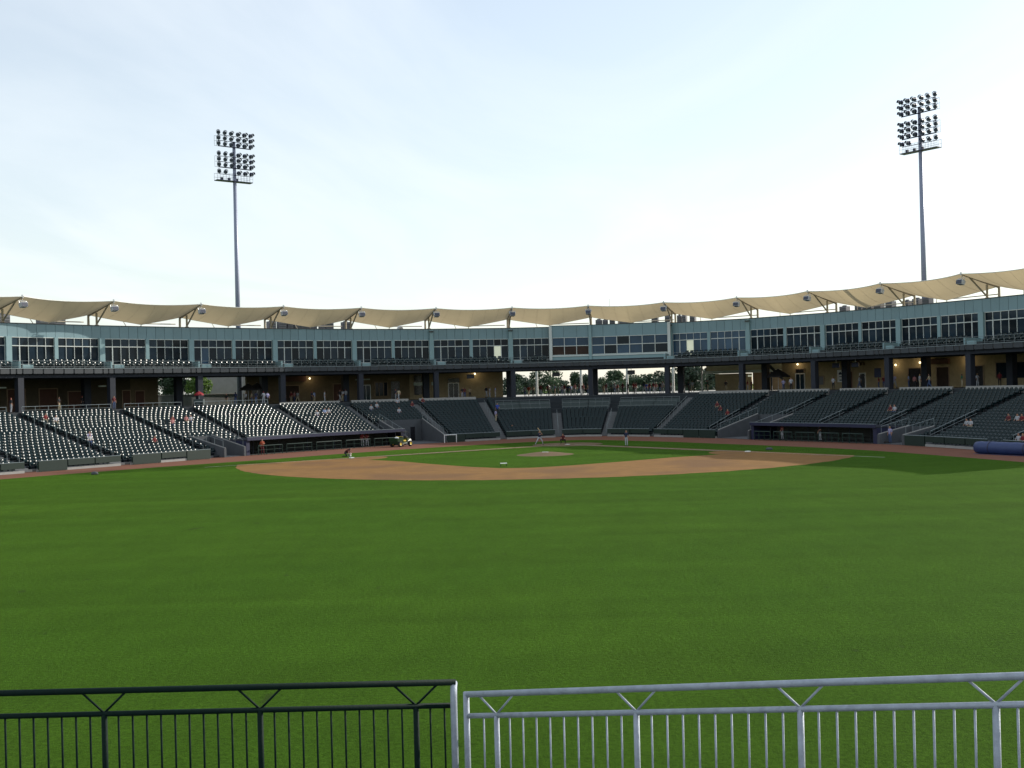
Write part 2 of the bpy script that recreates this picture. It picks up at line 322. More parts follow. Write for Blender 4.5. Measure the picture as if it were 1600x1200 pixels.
# infield clay
def wob(i, amp): return amp * math.sin(i * 1.7) * math.sin(i * 0.61 + 1)
cm = fld(13.04, 13.04); pts = []
for k in range(0, 241):
    a = 2 * math.pi * k / 240; q = Vector((cm.x + 28.96 * math.cos(a), cm.y + 28.96 * math.sin(a))); w = q - HOME
    av, bv = w.dot(D1), w.dot(D3)
    if av > -1.0 and bv > -1.0: pts.append((math.atan2(av + 1, bv + 1), Vector((q.x + wob(k, .12), q.y + wob(k + 9, .12), 0.008))))
pts = [p for _, p in sorted(pts, key=lambda t: t[0])]
g = MB(); g.add([fld(-1, -1, 0.008)] + pts, [(0, i, i + 1) for i in range(1, len(pts))])
tag(g.build("infield_clay", "clay"), kind="structure")
def poly(name, pts, material, z):
    g_ = MB(); c = sum((Vector((p.x, p.y, z)) for p in pts), Vector()) / len(pts); g_.add([c] + [Vector((p.x, p.y, z)) for p in pts], [(0, i + 1, (i + 1) % len(pts) + 1) for i in range(len(pts))])
    return tag(g_.build(name, material), kind="structure")
def arc(ca, cb, r, t0, t1, n=10): return [(ca + r * math.cos(t0 + (t1 - t0) * k / n), cb + r * math.sin(t0 + (t1 - t0) * k / n)) for k in range(n + 1)]
hp = math.pi / 2
ig = [(3.6, 0.75), (23.2, 0.75)] + arc(27.4, 0.4, 3.6, math.pi - .1, hp, 8) + [(26.7, 9), (27.0, 15), (26.9, 21)] + [(26.3, 24.4), (25.4, 25.4), (24.4, 26.3)] + [(21, 26.9), (15, 27.0), (9, 26.7)] + arc(0.4, 27.4, 3.6, 0, -hp + .1, 8) + [(0.75, 23.2), (0.75, 3.6)] + arc(0, 0, 3.7, hp * .78, hp * .22, 6)
poly("infield_grass", [fld(a, b) for a, b in ig], "grass", 0.012)
poly("home_circle", [fld(a, b) for a, b in arc(0, 0, 3.96, 0, 2 * math.pi, 40)[:-1]], "clay_pale", 0.016)
for nm, f_ in (("base_path", lambda t, w: fld(t, w)), ("base_path", lambda t, w: fld(w, t))):
    poly(nm, [f_(t, w) for t, w in ((3.7, -.55), (3.7, .55), (23.6, .6), (24.2, -.6))], "clay_pale", 0.020)
for nm, f_ in (("foul_line", lambda t, w: fld(t, w)), ("foul_line", lambda t, w: fld(w, t))):
    poly(nm, [f_(t, w) for t, w in ((1.2, -.07), (1.2, .05), (42, .05), (42, -.07))], "chalk", 0.024)
g = MB(); g.lathe([(2.76, 0.013), (2.4, 0.05), (1.6, 0.16), (0.9, 0.24), (0.05, 0.25), (0.0, 0.25)], 36, (MOUND.x, MOUND.y, 0)); mo = g.build("pitcher_mound", "clay_pale", smooth=True); tag(mo, kind="structure")
def slab_thing(name, c, dx, dy, h, material, label, cat, rz):
    g_ = MB(); b = .015; g_.hexa([(-dx, -dy, 0), (dx, -dy, 0), (dx, dy, 0), (-dx, dy, 0)], [(-dx, -dy, h - b), (dx, -dy, h - b), (dx, dy, h - b), (-dx, dy, h - b)])
    g_.hexa([(-dx, -dy, h - b), (dx, -dy, h - b), (dx, dy, h - b), (-dx, dy, h - b)], [(-dx + b, -dy + b, h), (dx - b, -dy + b, h), (dx - b, dy - b, h), (-dx + b, dy - b, h)])
    o = g_.build(name, material, org=c); o.rotation_euler.z = rz; return tag(o, label, cat)
FR = math.atan2(D1.y, D1.x)
slab_thing("pitching_rubber", (MOUND.x, MOUND.y, 0.248), .305, .076, .03, "white", "white pitching rubber on top of the dirt mound", "rubber", math.atan2(LT.y, LT.x))
slab_thing("home_plate", (HOME.x, HOME.y, 0.0165), .216, .216, .022, "white", "white home plate set in the pale dirt circle", "plate", FR)
slab_thing("base_bag", fld(27.2, .2, 0.025), .19, .19, .085, "white", "white first base bag on the dirt near kneeling groundskeeper", "base", FR)
slab_thing("base_bag", fld(.2, 27.2, 0.025), .19, .19, .085, "white", "white third base bag at right corner of the dirt", "base", FR)

# ------------------------------------------------------------------ seating bowl (stepped concrete)
AISLES = [-2.2, -1.22, -0.30, 0.83, 1.65, 2.70, 3.62, 4.55, 5.50, 6.53, 7.40, 8.50, 9.72, 10.60, 11.40, 12.20, 13.00, 14.00, 14.9]
AHW = [0.6] * len(AISLES)
DUG = [(1.32, 3.72), (10.75, 12.52)]
CUTS = [(1.32, 3.72, 4), (0.98, 1.32, 6), (3.72, 4.42, 9), (10.75, 12.52, 4), (10.10, 10.75, 8), (12.52, 12.86, 4)]   # s0, s1, rows removed from the front
PREM = (5.62, 8.42, 12)                # terrace behind home plate: rows from 12 up are table decks
def cut_row(s):
    for a, b, r in CUTS:
        if a <= s <= b: return r
    return 0
def mlen(s, o): return (P(s + .005, o, 0) - P(s - .005, o, 0)).length / .01
def in_aisle(s, i):
    o = row_o(s, i)
    for a in AISLES:
        if abs(s - a) * mlen(a, o) < 0.62: return True
    return False
bp_ = sorted(set([S0 + .01, SN - .01] + [float(k) for k in range(S0 + 1, SN)] + [k + .5 for k in range(S0, SN)] + [c for a, b, _ in CUTS for c in (a, b)] + [PREM[0], PREM[1]]))
g = MB()
for i in range(NROW):
    z, zn = Z0 + RISE * i, Z0 + RISE * (i + 1)
    edges = list(bp_)
    for a in AISLES:
        h = 0.62 / mlen(a, row_o(a, i)); edges += [a - h, a + h]
    edges = sorted(edges)
    for sa, sb in zip(edges[:-1], edges[1:]):
        if sb - sa < 1e-4: continue
        mid = (sa + sb) / 2
        if i < cut_row(mid): continue
        ai = in_aisle(mid, i); mi = 1 if ai else 0
        oa, ob, oan, obn = row_o(sa, i), row_o(sb, i), row_o(sa, i + 1), row_o(sb, i + 1)
        zb = Z0 - .3 if i == 0 else (z - RISE if i > cut_row(mid) else -0.3)
        if PREM[0] <= mid <= PREM[1] and i >= PREM[2]:
            st = (i - PREM[2]) // 2; z = Z0 + RISE * (PREM[2] + 2 * st); zb = z - 2 * RISE if (i - PREM[2]) % 2 == 0 and st else z - RISE; mi = 2
        g.add([P(sa, oa, zb), P(sb, ob, zb), P(sb, ob, z), P(sa, oa, z)], [(0, 1, 2, 3)], 1 if mi == 1 else 2)
        g.add([P(sa, oa, z), P(sb, ob, z), P(sb, obn, z), P(sa, oan, z)], [(0, 1, 2, 3)], mi)
        if ai and i < NROW and not (PREM[0] <= mid <= PREM[1] and i >= PREM[2]):    # half step of the aisle stair
            t = tread(mid); g.add([P(sa, oan + t * .35, z), P(sb, obn + t * .35, z), P(sb, obn + t * .35, z + RISE / 2), P(sa, oan + t * .35, z + RISE / 2), P(sb, obn, z + RISE / 2), P(sa, oan, z + RISE / 2)], [(0, 1, 2, 3), (3, 2, 4, 5)], 1)
        z = Z0 + RISE * i
zt = Z0 + RISE * NROW
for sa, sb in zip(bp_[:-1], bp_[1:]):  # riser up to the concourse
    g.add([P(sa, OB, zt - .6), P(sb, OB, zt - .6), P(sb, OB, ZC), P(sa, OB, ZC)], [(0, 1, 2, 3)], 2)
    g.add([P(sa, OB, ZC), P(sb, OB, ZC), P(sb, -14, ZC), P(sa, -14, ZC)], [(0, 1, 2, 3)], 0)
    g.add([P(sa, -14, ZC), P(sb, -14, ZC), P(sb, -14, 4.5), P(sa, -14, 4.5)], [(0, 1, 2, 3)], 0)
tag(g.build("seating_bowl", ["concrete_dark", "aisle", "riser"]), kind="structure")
# plaza paving behind the open bays
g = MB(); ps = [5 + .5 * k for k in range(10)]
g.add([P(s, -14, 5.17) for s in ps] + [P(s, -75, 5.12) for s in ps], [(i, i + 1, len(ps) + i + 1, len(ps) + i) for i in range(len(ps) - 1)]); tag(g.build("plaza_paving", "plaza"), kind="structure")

# ------------------------------------------------------------------ grandstand building
K0, K1 = -2, 15
GS = thing("grandstand", tuple(P(6.5, 0, 0)), "long curved teal-panelled suite level over a dark concourse behind the seating", "grandstand")
PB0, PB1, PBO = 6.5, 8.0, 0.7          # press box
def build_window(s0, s1, off, z0, zt_, z1, ncol, glass, fw=0.05, special=None, door=None):
    f = MB(); L = (P(s1, off, 0) - P(s0, off, 0)).length; e = fw / L * (s1 - s0); st = (s1 - s0) / ncol
    f.sp(s0, s1, off - .06, off + .07, z1 - .07, z1); f.sp(s0, s1, off - .06, off + .07, zt_ - .05, zt_ + .05); f.sp(s0, s1, off - .06, off + .07, z0, z0 + .07)
    for k in range(ncol + 1):
        c = s0 + st * k; ww = e * (2.2 if door is not None and k == door else 1.0); a, b = (max(c - ww / 2, s0), min(c + ww / 2, s1))
        f.sp(a, b, off - .055, off + .075, z0 + .07, zt_ - .05); f.sp(max(c - e / 2, s0), min(c + e / 2, s1), off - .055, off + .075, zt_ + .05, z1 - .07)
    w = f.build("window", "mullion", GS)
    for k in range(ncol):
        for r, (a, b) in enumerate(((z0 + .07, zt_ - .05), (zt_ + .05, z1 - .07))):
            mt = glass
            if special and (k, r) in special: mt = special[(k, r)]
            MB().sp(s0 + st * k + e * .45, s0 + st * (k + 1) - e * .45, off - .045, off - .02, a, b).build("pane", mt, w)
    return w
ZF, ZS, ZTR, ZW, ZP = 10.1, 10.6, 12.8, 13.8, 15.35
def press(s): return PB0 - 1e-6 <= s < PB1 - 1e-6
for k in range(K0, K1):
    for h in (0, .5):
        a, b = k + h, k + h + .5
        if press(a): continue
        pl = 0.030 if h == 0 else 0.020; pr = 0.020 if h == 0 else 0.030      # half widths of the pilasters left and right
        mat_ = "glass_blue" if (8 <= a < 9) else "glass"
        sp_ = {}
        if a == 5.5: sp_ = {(3, 0): "pale_glow"}  # view through to bright sky, imitated by a glowing pane
        if a == 2.0: sp_ = {(1, 0): "glass_blue"}
        if a == 8.0: sp_ = {(2, 0): "pale_glow"}
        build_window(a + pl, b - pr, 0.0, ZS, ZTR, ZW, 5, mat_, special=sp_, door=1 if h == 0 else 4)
        MB().sp(a, b, -.45, -.07, ZF, ZW).build("wall_core", "core", GS)
        st = .1
        for j in range(5):
            MB().sp(a + st * j + .0016, a + st * (j + 1) - .0016, -.06, .03, ZW, ZP - .04).build("fascia_panel", "fascia", GS)
        MB().sp(a, b, -.4, -.07, ZW + .002, ZP - .03).build("wall_core", "core", GS)
    MB().sp(k, k + 1, -.5, .08, ZP - .035, ZP + .06).build("parapet_cap", "cap_dark", GS)
    full = 5 <= k <= 9
    if not PB0 < k < PB1:
        MB().sp(k - .029, k + .029, .035, .38, ZF + .3, ZW + .02).build("pilaster", "fascia_trim", GS)
        if full: MB().sp(k - .022, k + .022, .035, .32, ZW + .02, ZP - .12).build("pilaster", "fascia_trim", GS)
        if full: MB().sp(k - .028, k + .028, .32, .5, ZP - .45, ZP - .25).build("wall_light", "cap_dark", GS)
    if not press(k + .5): MB().sp(k + .481, k + .519, .035, .2, ZS, ZW + .015).build("pilaster", "fascia_trim", GS)
    # roof, rear wall, soffit
    MB().sp(k, k + 1, -12, -.55, 15.0, 15.12).build("roof_slab", "hvac", GS)
    MB().sp(k, k + 1, -12.3, -12, 9.56, 15.38).build("rear_wall", "fascia", GS)
    # balcony deck
    MB().sp(k, k + 1, -12, 3.0, 9.56, ZF).build("deck_slab", "soffit", GS)
    MB().sp(k, k + 1, -.06, 1.45, ZF + .001, ZF + .34).build("seat_step", "concrete_dark", GS)
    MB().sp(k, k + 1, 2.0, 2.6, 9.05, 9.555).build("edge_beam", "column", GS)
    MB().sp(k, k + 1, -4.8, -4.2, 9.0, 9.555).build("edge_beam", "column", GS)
    np_ = 9
    ws = [1.15, 1.2, 1.2, 1.2, 1.2, 1.2, 1.2, 1.15, .7, .7]; tot = sum(ws); c = k
    for j, w_ in enumerate(ws):
        d = w_ / tot; gp = .008
        MB().sp(c + gp, c + d - gp, 3.001, 3.09, 9.5, 10.06).build("deck_panel", "deck_panel", GS); c += d
    MB().sp(k, k + 1, 2.95, 3.13, 10.062, 10.14).build("deck_curb", "rail_grey", GS)
    if not press(k + .25) and not press(k + .75) or k == 6:
        r_ = MB(); s1_ = PB0 - .02 if k == 6 else k + 1
        r_.bar(P(k, 3.04, 10.95), P(s1_, 3.04, 10.95), .025, 5); r_.bar(P(k, 3.04, 10.3), P(s1_, 3.04, 10.3), .016, 5); r_.bar(P(k, 3.04, 10.62), P(s1_, 3.04, 10.62), .012, 4)
        for j in range(9):
            if k + j / 9 < s1_: r_.bar(P(k + j / 9, 3.04, 10.1), P(k + j / 9, 3.04, 10.95), .022, 5)
        r_.build("balcony_rail", "rail_grey", GS)
        MB().sp(k + .012, k + .12, 2.86, 2.96, 10.145, 10.52).build("divider_panel", "fascia_trim", GS)
        MB().sp(k - .03, k - .008, .4, 2.9, 10.145, 10.9).build("divider_panel", "fascia_trim", GS)
    # columns
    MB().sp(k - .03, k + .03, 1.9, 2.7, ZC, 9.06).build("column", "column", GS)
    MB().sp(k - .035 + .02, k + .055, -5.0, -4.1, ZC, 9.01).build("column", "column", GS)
# press box projecting from the facade
for a, b, n_ in ((6.5, 7.0, 3), (7.0, 8.0, 6)):
    sp_ = {(j, 0): "room_dark" for j in range(3)} if a == 6.5 else {(1, 0): "glass", (4, 0): "glass", (5, 0): "glass", (2, 1): "glass"}
    build_window(a + .02, b - .02, PBO, 11.15, 12.5, 13.75, n_, "glass_blue", fw=.09, special=sp_)
    MB().sp(a + .003, b - .003, PBO - .08, PBO + .06, 10.2, 11.148).build("sill_panel", "fascia_trim", GS)
    MB().sp(a, b, PBO + .062, PBO + .16, 10.95, 11.1).build("sill_ledge", "mullion", GS)
    MB().sp(a, b, -.6, PBO - .09, 10.1, 15.3).build("wall_core", "core", GS)
    m_ = 3 if a == 6.5 else 6
    for j in range(m_): MB().sp(a + (b - a) * j / m_ + .0015, a + (b - a) * (j + 1) / m_ - .0015, PBO - .08, PBO + .04, 13.752, 15.45).build("fascia_panel", "fascia", GS)
    MB().sp(a, b, -.5, PBO + .09, 15.452, 15.53).build("parapet_cap", "cap_dark", GS)
for c in (6.5, 7.0, 8.0): MB().sp(c - .018, c + .018, PBO + .05, PBO + .3, 10.2, 15.45).build("pilaster", "mullion" if c != 7 else "fascia_trim", GS)
MB().sp(7.985, 7.999, .03, PBO + .04, 10.15, 15.44).build("end_wall", "fascia_trim", GS)

# concourse rear walls and their doors, hatches and boards; openings where the photo looks through
CW = thing("concourse_building", tuple(P(4, -9, ZC)), "tan brick concession wall with doors and hatches along the left concourse", "building")
CW2 = thing("concourse_building", tuple(P(11, -9, ZC)), "tan brick concession wall with doors and lit lamps along the right concourse", "building")
OW = -9.0
def wall_run(root, s0, s1, material="tan_brick", zt_=9.5, off=OW):
    s = s0
    while s < s1 - 1e-6:
        e = min(math.floor(s + 1e-6) + 1, s1); MB().sp(s, e, off - .4, off, ZC, zt_).build("wall", material, root); s = e
def opening(root, x0, x1, z0, z1, name="hatch", material="screen_black", frame="tan_dark", off=OW, split=0):
    s0, s1 = s_at(x0, off, 7), s_at(x1, off, 7); f = MB(); L = (P(s1, off, 0) - P(s0, off, 0)).length; e = .12 / L * (s1 - s0)
    f.sp(s0, s0 + e, off + .002, off + .12, z0, z1); f.sp(s1 - e, s1, off + .002, off + .12, z0, z1); f.sp(s0 + e, s1 - e, off + .002, off + .12, z1 - .12, z1)
    for j in range(split): c = s0 + (s1 - s0) * (j + 1) / (split + 1); f.sp(c - e * .35, c + e * .35, off + .06, off + .12, z0, z1 - .121)
    w = f.build(name, frame, root); MB().sp(s0 + e, s1 - e, off + .004, off + .05, z0, z1 - .122).build("panel", material, w); return w
wall_run(CW, -2.0, s_at(204, OW, 7), "tan_brick_shaded"); wall_run(CW, s_at(204, OW, 7), s_at(247, OW, 7), "tan_brick_dim"); wall_run(CW, s_at(385, OW, 7), s_at(640, OW, 7), "tan_brick_dim"); wall_run(CW, s_at(640, OW, 7), s_at(786, OW, 7)); wall_run(CW2, s_at(1222, OW, 7), 15)
for x0, x1, z1_ in ((10, 40, 8), (60, 90, 8), (105, 130, 7.6), (190, 204, 7.6), (210, 226, 7.5)): opening(CW, x0, x1, ZC, z1_, "hatch", "brown")
opening(CW, 441, 468, ZC, 7.8, "entrance", "room_dark", "tan_dark"); opening(CW, 392, 418, 6.2, 7.8, "hatch", "screen_black"); opening(CW, 520, 534, ZC, 7.9, "door", "brown", "tan_dark")
opening(CW, 564, 579, ZC, 7.6, "door", "glass", "mullion", split=1); opening(CW, 585, 606, 5.9, 8.0, "window", "glass", "tan_dark", split=2); opening(CW, 611, 624, ZC, 8.0, "door", "screen_black", "stone_grey")
opening(CW, 646, 660, 5.9, 9.0, "window", "screen_black", "tan_dark"); opening(CW, 700, 717, ZC, 7.6, "door", "screen_black", "white", split=1); opening(CW, 699, 719, 7.65, 8.4, "transom", "screen_black", "tan_dark")
MB().sp(s_at(437, OW, 7), s_at(477, OW, 7), OW + .13, OW + .5, 8.3, 9.1).build("sign_board", "brown", CW)
MB().sp(s_at(555, OW, 7), s_at(578, OW, 7), OW + .125, OW + .2, 8.3, 8.5).build("sign_strip", "awning", CW)
MB().sp(s_at(606, OW, 7), s_at(618, OW, 7), OW + .125, OW + .2, 8.3, 8.45).build("sign_strip", "tan_dark", CW)
for x0, x1 in ((646, 660), (674, 682)): MB().sp(s_at(x0, OW, 7), s_at(x1, OW, 7), OW + .13, OW + .2, 7.3, 7.8).build("sign_strip", "awning", CW)
for x in (4, 160): MB().sp(s_at(x - 5, -3, 8), s_at(x + 6, -3, 8), -3.3, -3.0, 8.0, 8.15).build("ceiling_light", "awning", CW)
opening(CW2, 1243, 1258, ZC, 7.6, "door", "glass", "white", split=1); opening(CW2, 1243, 1258, 7.66, 8.3, "transom", "screen_black", "tan_dark"); opening(CW2, 1279, 1288, 5.9, 7.2, "board", "stone_grey", "tan_dark")
opening(CW2, 1322, 1333, ZC, 7.7, "door", "brown", "tan_dark"); opening(CW2, 1343, 1353, ZC, 7.4, "door", "screen_black", "white"); opening(CW2, 1386, 1395, 6.4, 7.6, "window", "brown", "tan_dark")
opening(CW2, 1419, 1441, ZC, 7.9, "hatch", "screen_black", "tan_dark"); opening(CW2, 1463, 1484, ZC, 7.9, "hatch", "room_dark", "tan_dark"); opening(CW2, 1509, 1538, ZC, 7.9, "hatch", "screen_black", "tan_dark"); opening(CW2, 1556, 1640, 6.2, 8.2, "window", "glass", "tan_dark", split=2)
MB().sp(s_at(1457, OW, 7), s_at(1486, OW, 7), OW + .13, OW + .5, 8.2, 8.9).build("sign_board", "brown", CW2)
lg = MB()                               # weathered letter shapes over the door, too small to read in the photo
s_ = s_at(1318, OW, 8.5); e_ = s_at(1352, OW, 8.5); w_ = (e_ - s_) / 11
for j in range(11):
    if j == 5: continue
    a = s_ + w_ * j; zl = 8.45 + (.12 if 3 < j < 8 else 0); lg.sp(a, a + w_ * .25, OW + .002, OW + .09, zl, zl + .5); lg.sp(a + w_ * .25, a + w_ * .7, OW + .002, OW + .09, zl + (.36 if j % 2 else .0), zl + (.5 if j % 2 else .14)); 
    if j % 3: lg.sp(a + w_ * .55, a + w_ * .75, OW + .002, OW + .095, zl + .15, zl + .35)
lg.build("sign_letters", "brown", CW2)
# white poster with a blue cap-like mark, blue banner on a column
po = opening(CW2, 1309, 1317, 6.2, 7.9, "poster", "white", "white"); s_ = s_at(1311, OW, 7); e_ = s_at(1315.5, OW, 7)
mk = MB(); mk.sp(s_, e_, OW + .052, OW + .07, 7.25, 7.45); mk.sp(s_ + (e_ - s_) * .15, e_, OW + .052, OW + .075, 6.9, 7.0); mk.sp(s_ + (e_ - s_) * .25, s_ + (e_ - s_) * .75, OW + .052, OW + .07, 7.45, 7.6); mk.sp(s_ + (e_ - s_) * .2, e_, OW + .052, OW + .07, 6.4, 6.55); mk.build("mark", "dugout_blue", po)
MB().sp(s_at(1366, -3.9, 7.4), s_at(1376, -3.9, 7.4), -4.0, -3.9, 6.7, 7.9).build("banner", "dugout_blue", CW2)
# wall lamps that are lit in the photo
for root, x, zz in ((CW, 484, 8.7), (CW2, 1437, 8.5), (CW2, 1510, 8.55), (CW2, 1399, 8.3), (CW2, 1246, 8.9), (CW, 742, 8.9)):
    s_ = s_at(x, OW + .3, zz); q = P(s_, OW + .25, zz); MB().lathe([(0, -.13), (.1, -.1), (.13, 0), (.1, .1), (0, .13)], 10, q).build("wall_lamp", "lamp_lit", root, smooth=True)
    l_ = bpy.data.lights.new("wall_lamp_light", 'POINT'); l_.energy = 12; l_.color = (1, .8, .5); l_.shadow_soft_size = .3; lo = bpy.data.objects.new("wall_lamp_light", l_); COL.objects.link(lo); lo.location = P(s_, OW + 1.0, zz)
# hanging monitors
for x, lab in ((869, "boxy dark monitor hanging in the open bay left of the wide pillar"), (986, "boxy dark monitor hanging in the open bay right of the wide pillar"), (735, "dark monitor hanging in front of the tan wall with white door"), (1306, "dark monitor hanging near the lettering on the right tan wall"), (1336, "dark monitor hanging beside the lettering on right concourse wall")):
    s_ = s_at(x, -1, 8.8); q = P(s_, -1, 8.1); t_ = thing("monitor", tuple(q), lab, "monitor", "concourse monitors", face_rz(s_))
    a = MB().box(-.55, .55, -.06, .14, 0, .62); o = linked("cabinet", a.mesh("cabinet", ["screen_black"]), (0, 0, 0), 0, t_); o = linked("screen", MB().box(-.5, .5, -.075, -.061, .06, .56).mesh("screen", ["lamp_dark"]), (0, 0, 0), 0, t_)
    linked("hanger", MB().bar((0, .04, .62), (0, .04, 1.45), .04).mesh("hanger", ["steel"]), (0, 0, 0), 0, t_)
# white posts of the entrance canopy in the open bays
for j, x in enumerate((839, 908, 980, 1052)):
    s_ = s_at(x, -15, 7.5); q = P(s_, -15, 5.17); a = MB(); a.bar((0, 0, .12), (0, 0, 5.4), .19, 10); a.lathe([(0, 0), (.3, 0), (.3, .12), (0, .12)], 10)
    o = a.build("entrance_post", "white_post", org=tuple(q)); tag(o, f"white round post in the open bay, {nth(j + 1)} from the left", "post", "white entrance posts")
# left opening: block wall, shelter and pale building behind
s_a, s_b = s_at(246, -16, 6.5), s_at(382, -16, 6.5)
bw = thing("block_wall", tuple(P(s_a, -16, 5.1)), "low grey block wall with pale coping behind the left concourse opening", "wall")
for j in range(6):
    a, b = s_a + (s_b - s_a) * j / 6, s_a + (s_b - s_a) * (j + 1) / 6; MB().sp(a + .001, b - .001, -16.3, -16, 5.0, 6.75).build("wall_panel", "stone_grey", bw)
MB().sp(s_a, s_b, -16.35, -15.95, 6.752, 6.85).build("coping", "concrete_pale", bw)
hb = thing("hangar", tuple(P(s_at(350, -30, 7), -30, 5)), "plain slate-grey building behind the left concourse opening", "building")
a, b = s_at(328, -30, 7), s_at(384, -30, 7); MB().sp(a, b, -38, -30, 4.8, 12).build("wall", "stone_grey", hb); MB().sp(a - .02, b + .02, -38.4, -29.6, 12.002, 12.3).build("roof", "hvac", hb)
# right: low concession pavilion with pale awning
pv = thing("pavilion", tuple(P(9, -14, ZC)), "tan concession pavilion with pale green awning beyond the right of the open bays", "building")
a, b = s_at(1117, -13, 7), s_at(1156, -13, 7); MB().sp(a, b, -19, -13.2, ZC, 7.9).build("wall", "tan_brick", pv)
a, b = s_at(1102, -12, 8), s_at(1210, -12, 8)
for c0, c1 in ((a, 9.0), (9.0, b)):
    if c1 > c0: MB().sp(c0, c1, -19.5, -11.6, 8.0, 8.35).build("awning", "awning", pv); MB().sp(c0, c1, -19.3, -12.6, 8.352, 9.3).build("upper_wall", "tan_brick", pv)
for x in (1160, 1204): MB().sp(s_at(x, -12, 7), s_at(x + 2, -12, 7), -12.2, -12.0, ZC, 8.0).build("post", "column", pv)
MB().sp(s_at(1158, -13, 7), s_at(1206, -13, 7), -19, -18.6, ZC, 8.0).build("rear_wall", "tan_dark", pv); MB().sp(s_at(1169, -12.4, 7), s_at(1175, -12.4, 7), -12.5, -12.3, 7.35, 7.6).build("light_fixture", "pale_glow", pv)
# stair stringer seen diagonally under the deck at right
p0, p1 = P(s_at(1196, -6, 9), -6, 9.4), P(s_at(1226, -6, 7), -6, 6.6)
tag(MB().bar(p0, p1, .22, 4).build("stair_stringer", "cap_dark"), "dark diagonal stair beam under the deck beside the umbrella", "stair")
tag(MB().bar(P(s_at(1097, -10, 7), -10, ZC), P(s_at(1097, -10, 7), -10, 9.1), .14, 8).build("entrance_post", "white_post"), "pale post with white notice at the right end of the open bays", "post")

# curb, rails at the top of the bowl
for j, (a, b) in enumerate(((8.6, 9.64), (9.80, 10.52), (10.68, 11.32), (11.48, 12.12), (12.28, 12.92), (13.08, 13.92), (2.78, 3.55), (3.7, 4.48), (4.63, 5.42))):
    m_ = MB(); c = a
    while c < b - 1e-6:
        e = min(math.floor(c + 1e-6) + 1, b); m_.sp(c, e, OB - .12, OB + .12, ZC - .5, ZC + .26); c = e
    o = m_.build("curb_wall", "concrete_pale"); tag(o, f"pale low curb wall at the top row edge, near column line {nth(j + 1)} of its run", "curb", "low curb walls along the concourse edge")
    o["label"] = f"pale low curb wall above the seats, {['first','second','third','fourth','fifth','sixth'][j]} of the right-hand run" if j < 6 else f"pale low curb wall above the centre-left seats, {nth(j - 5)} from left"
def rail_run(a, b, o_, z, h, label, material="rail_grey", cat="railing", name="railing", n_int=2, pitch=1.5, group=None):
    t_ = thing(name, tuple(P((a + b) / 2, o_, z)), label, cat, group)
    cuts = [a] + [float(k) for k in range(math.ceil(a + 1e-6), math.floor(b - 1e-6) + 1)] + [b]
    top, mid = MB(), MB()
    for c, e in zip(cuts[:-1], cuts[1:]):
        top.bar(P(c, o_, z + h), P(e, o_, z + h), .03, 6)
        for q in range(n_int): mid.bar(P(c, o_, z + h * (q + .3) / (n_int + .1)), P(e, o_, z + h * (q + .3) / (n_int + .1)), .018, 4)
    top.build("top_rail", material, t_); mid.build("mid_rail", material, t_)
    n_ = max(2, int((b - a) * mlen((a + b) / 2, o_) / pitch) + 1)
    for j in range(n_): c = a + (b - a) * j / (n_ - 1); MB().bar(P(c, o_, z), P(c, o_, z + h), .03, 5).build("post", material, t_)
    return t_
for j, (a, b) in enumerate(((-2.1, -1.3), (-1.14, -.38), (-.22, .75), (.91, 1.57), (1.73, 2.62))):
    rail_run(a, b, OB + .05, ZC - .35, 1.0, ["grey pipe railing above the far left seats", "grey pipe railing at the left frame edge above the seats", "grey pipe railing on concourse above second seating block", "grey pipe railing before the low block wall opening", "grey pipe railing beside the red umbrella cart"][j], group="railings along the left concourse edge")
# terrace behind home plate: dark panel rails
for j, (r_, z_) in enumerate(((12, 3.0), (14, 3.56), (16, 4.04))):
    lab = ["lowest dark panel railing of terrace behind home plate seats", "middle dark panel railing of terrace behind home plate", "highest dark panel railing of terrace behind home plate"][j]
    t_ = thing("terrace_rail", tuple(P(7, row_o(7, r_), z_)), lab, "railing", "terrace railings behind home plate")
    for c, e in ((5.66, 6), (6, 6.44), (6.62, 7), (7, 7.32), (7.48, 8), (8, 8.38)):
        oa, ob = row_o(c, r_) - .15, row_o(e, r_) - .15
        MB().hexa([P(c, oa, z_), P(e, ob, z_), P(e, ob - .06, z_), P(c, oa - .06, z_)], [P(c, oa, z_ + .62), P(e, ob, z_ + .62), P(e, ob - .06, z_ + .62), P(c, oa - .06, z_ + .62)]).build("panel", "core", t_)
        MB().bar(P(c, oa, z_ + .8), P(e, ob, z_ + .8), .025, 5).build("top_rail", "rail_grey", t_)
        for q in range(4): cc = c + (e - c) * q / 3; oo = row_o(cc, r_) - .1; MB().bar(P(cc, oo, z_), P(cc, oo, z_ + .8), .022, 4).build("post", "rail_grey", t_)

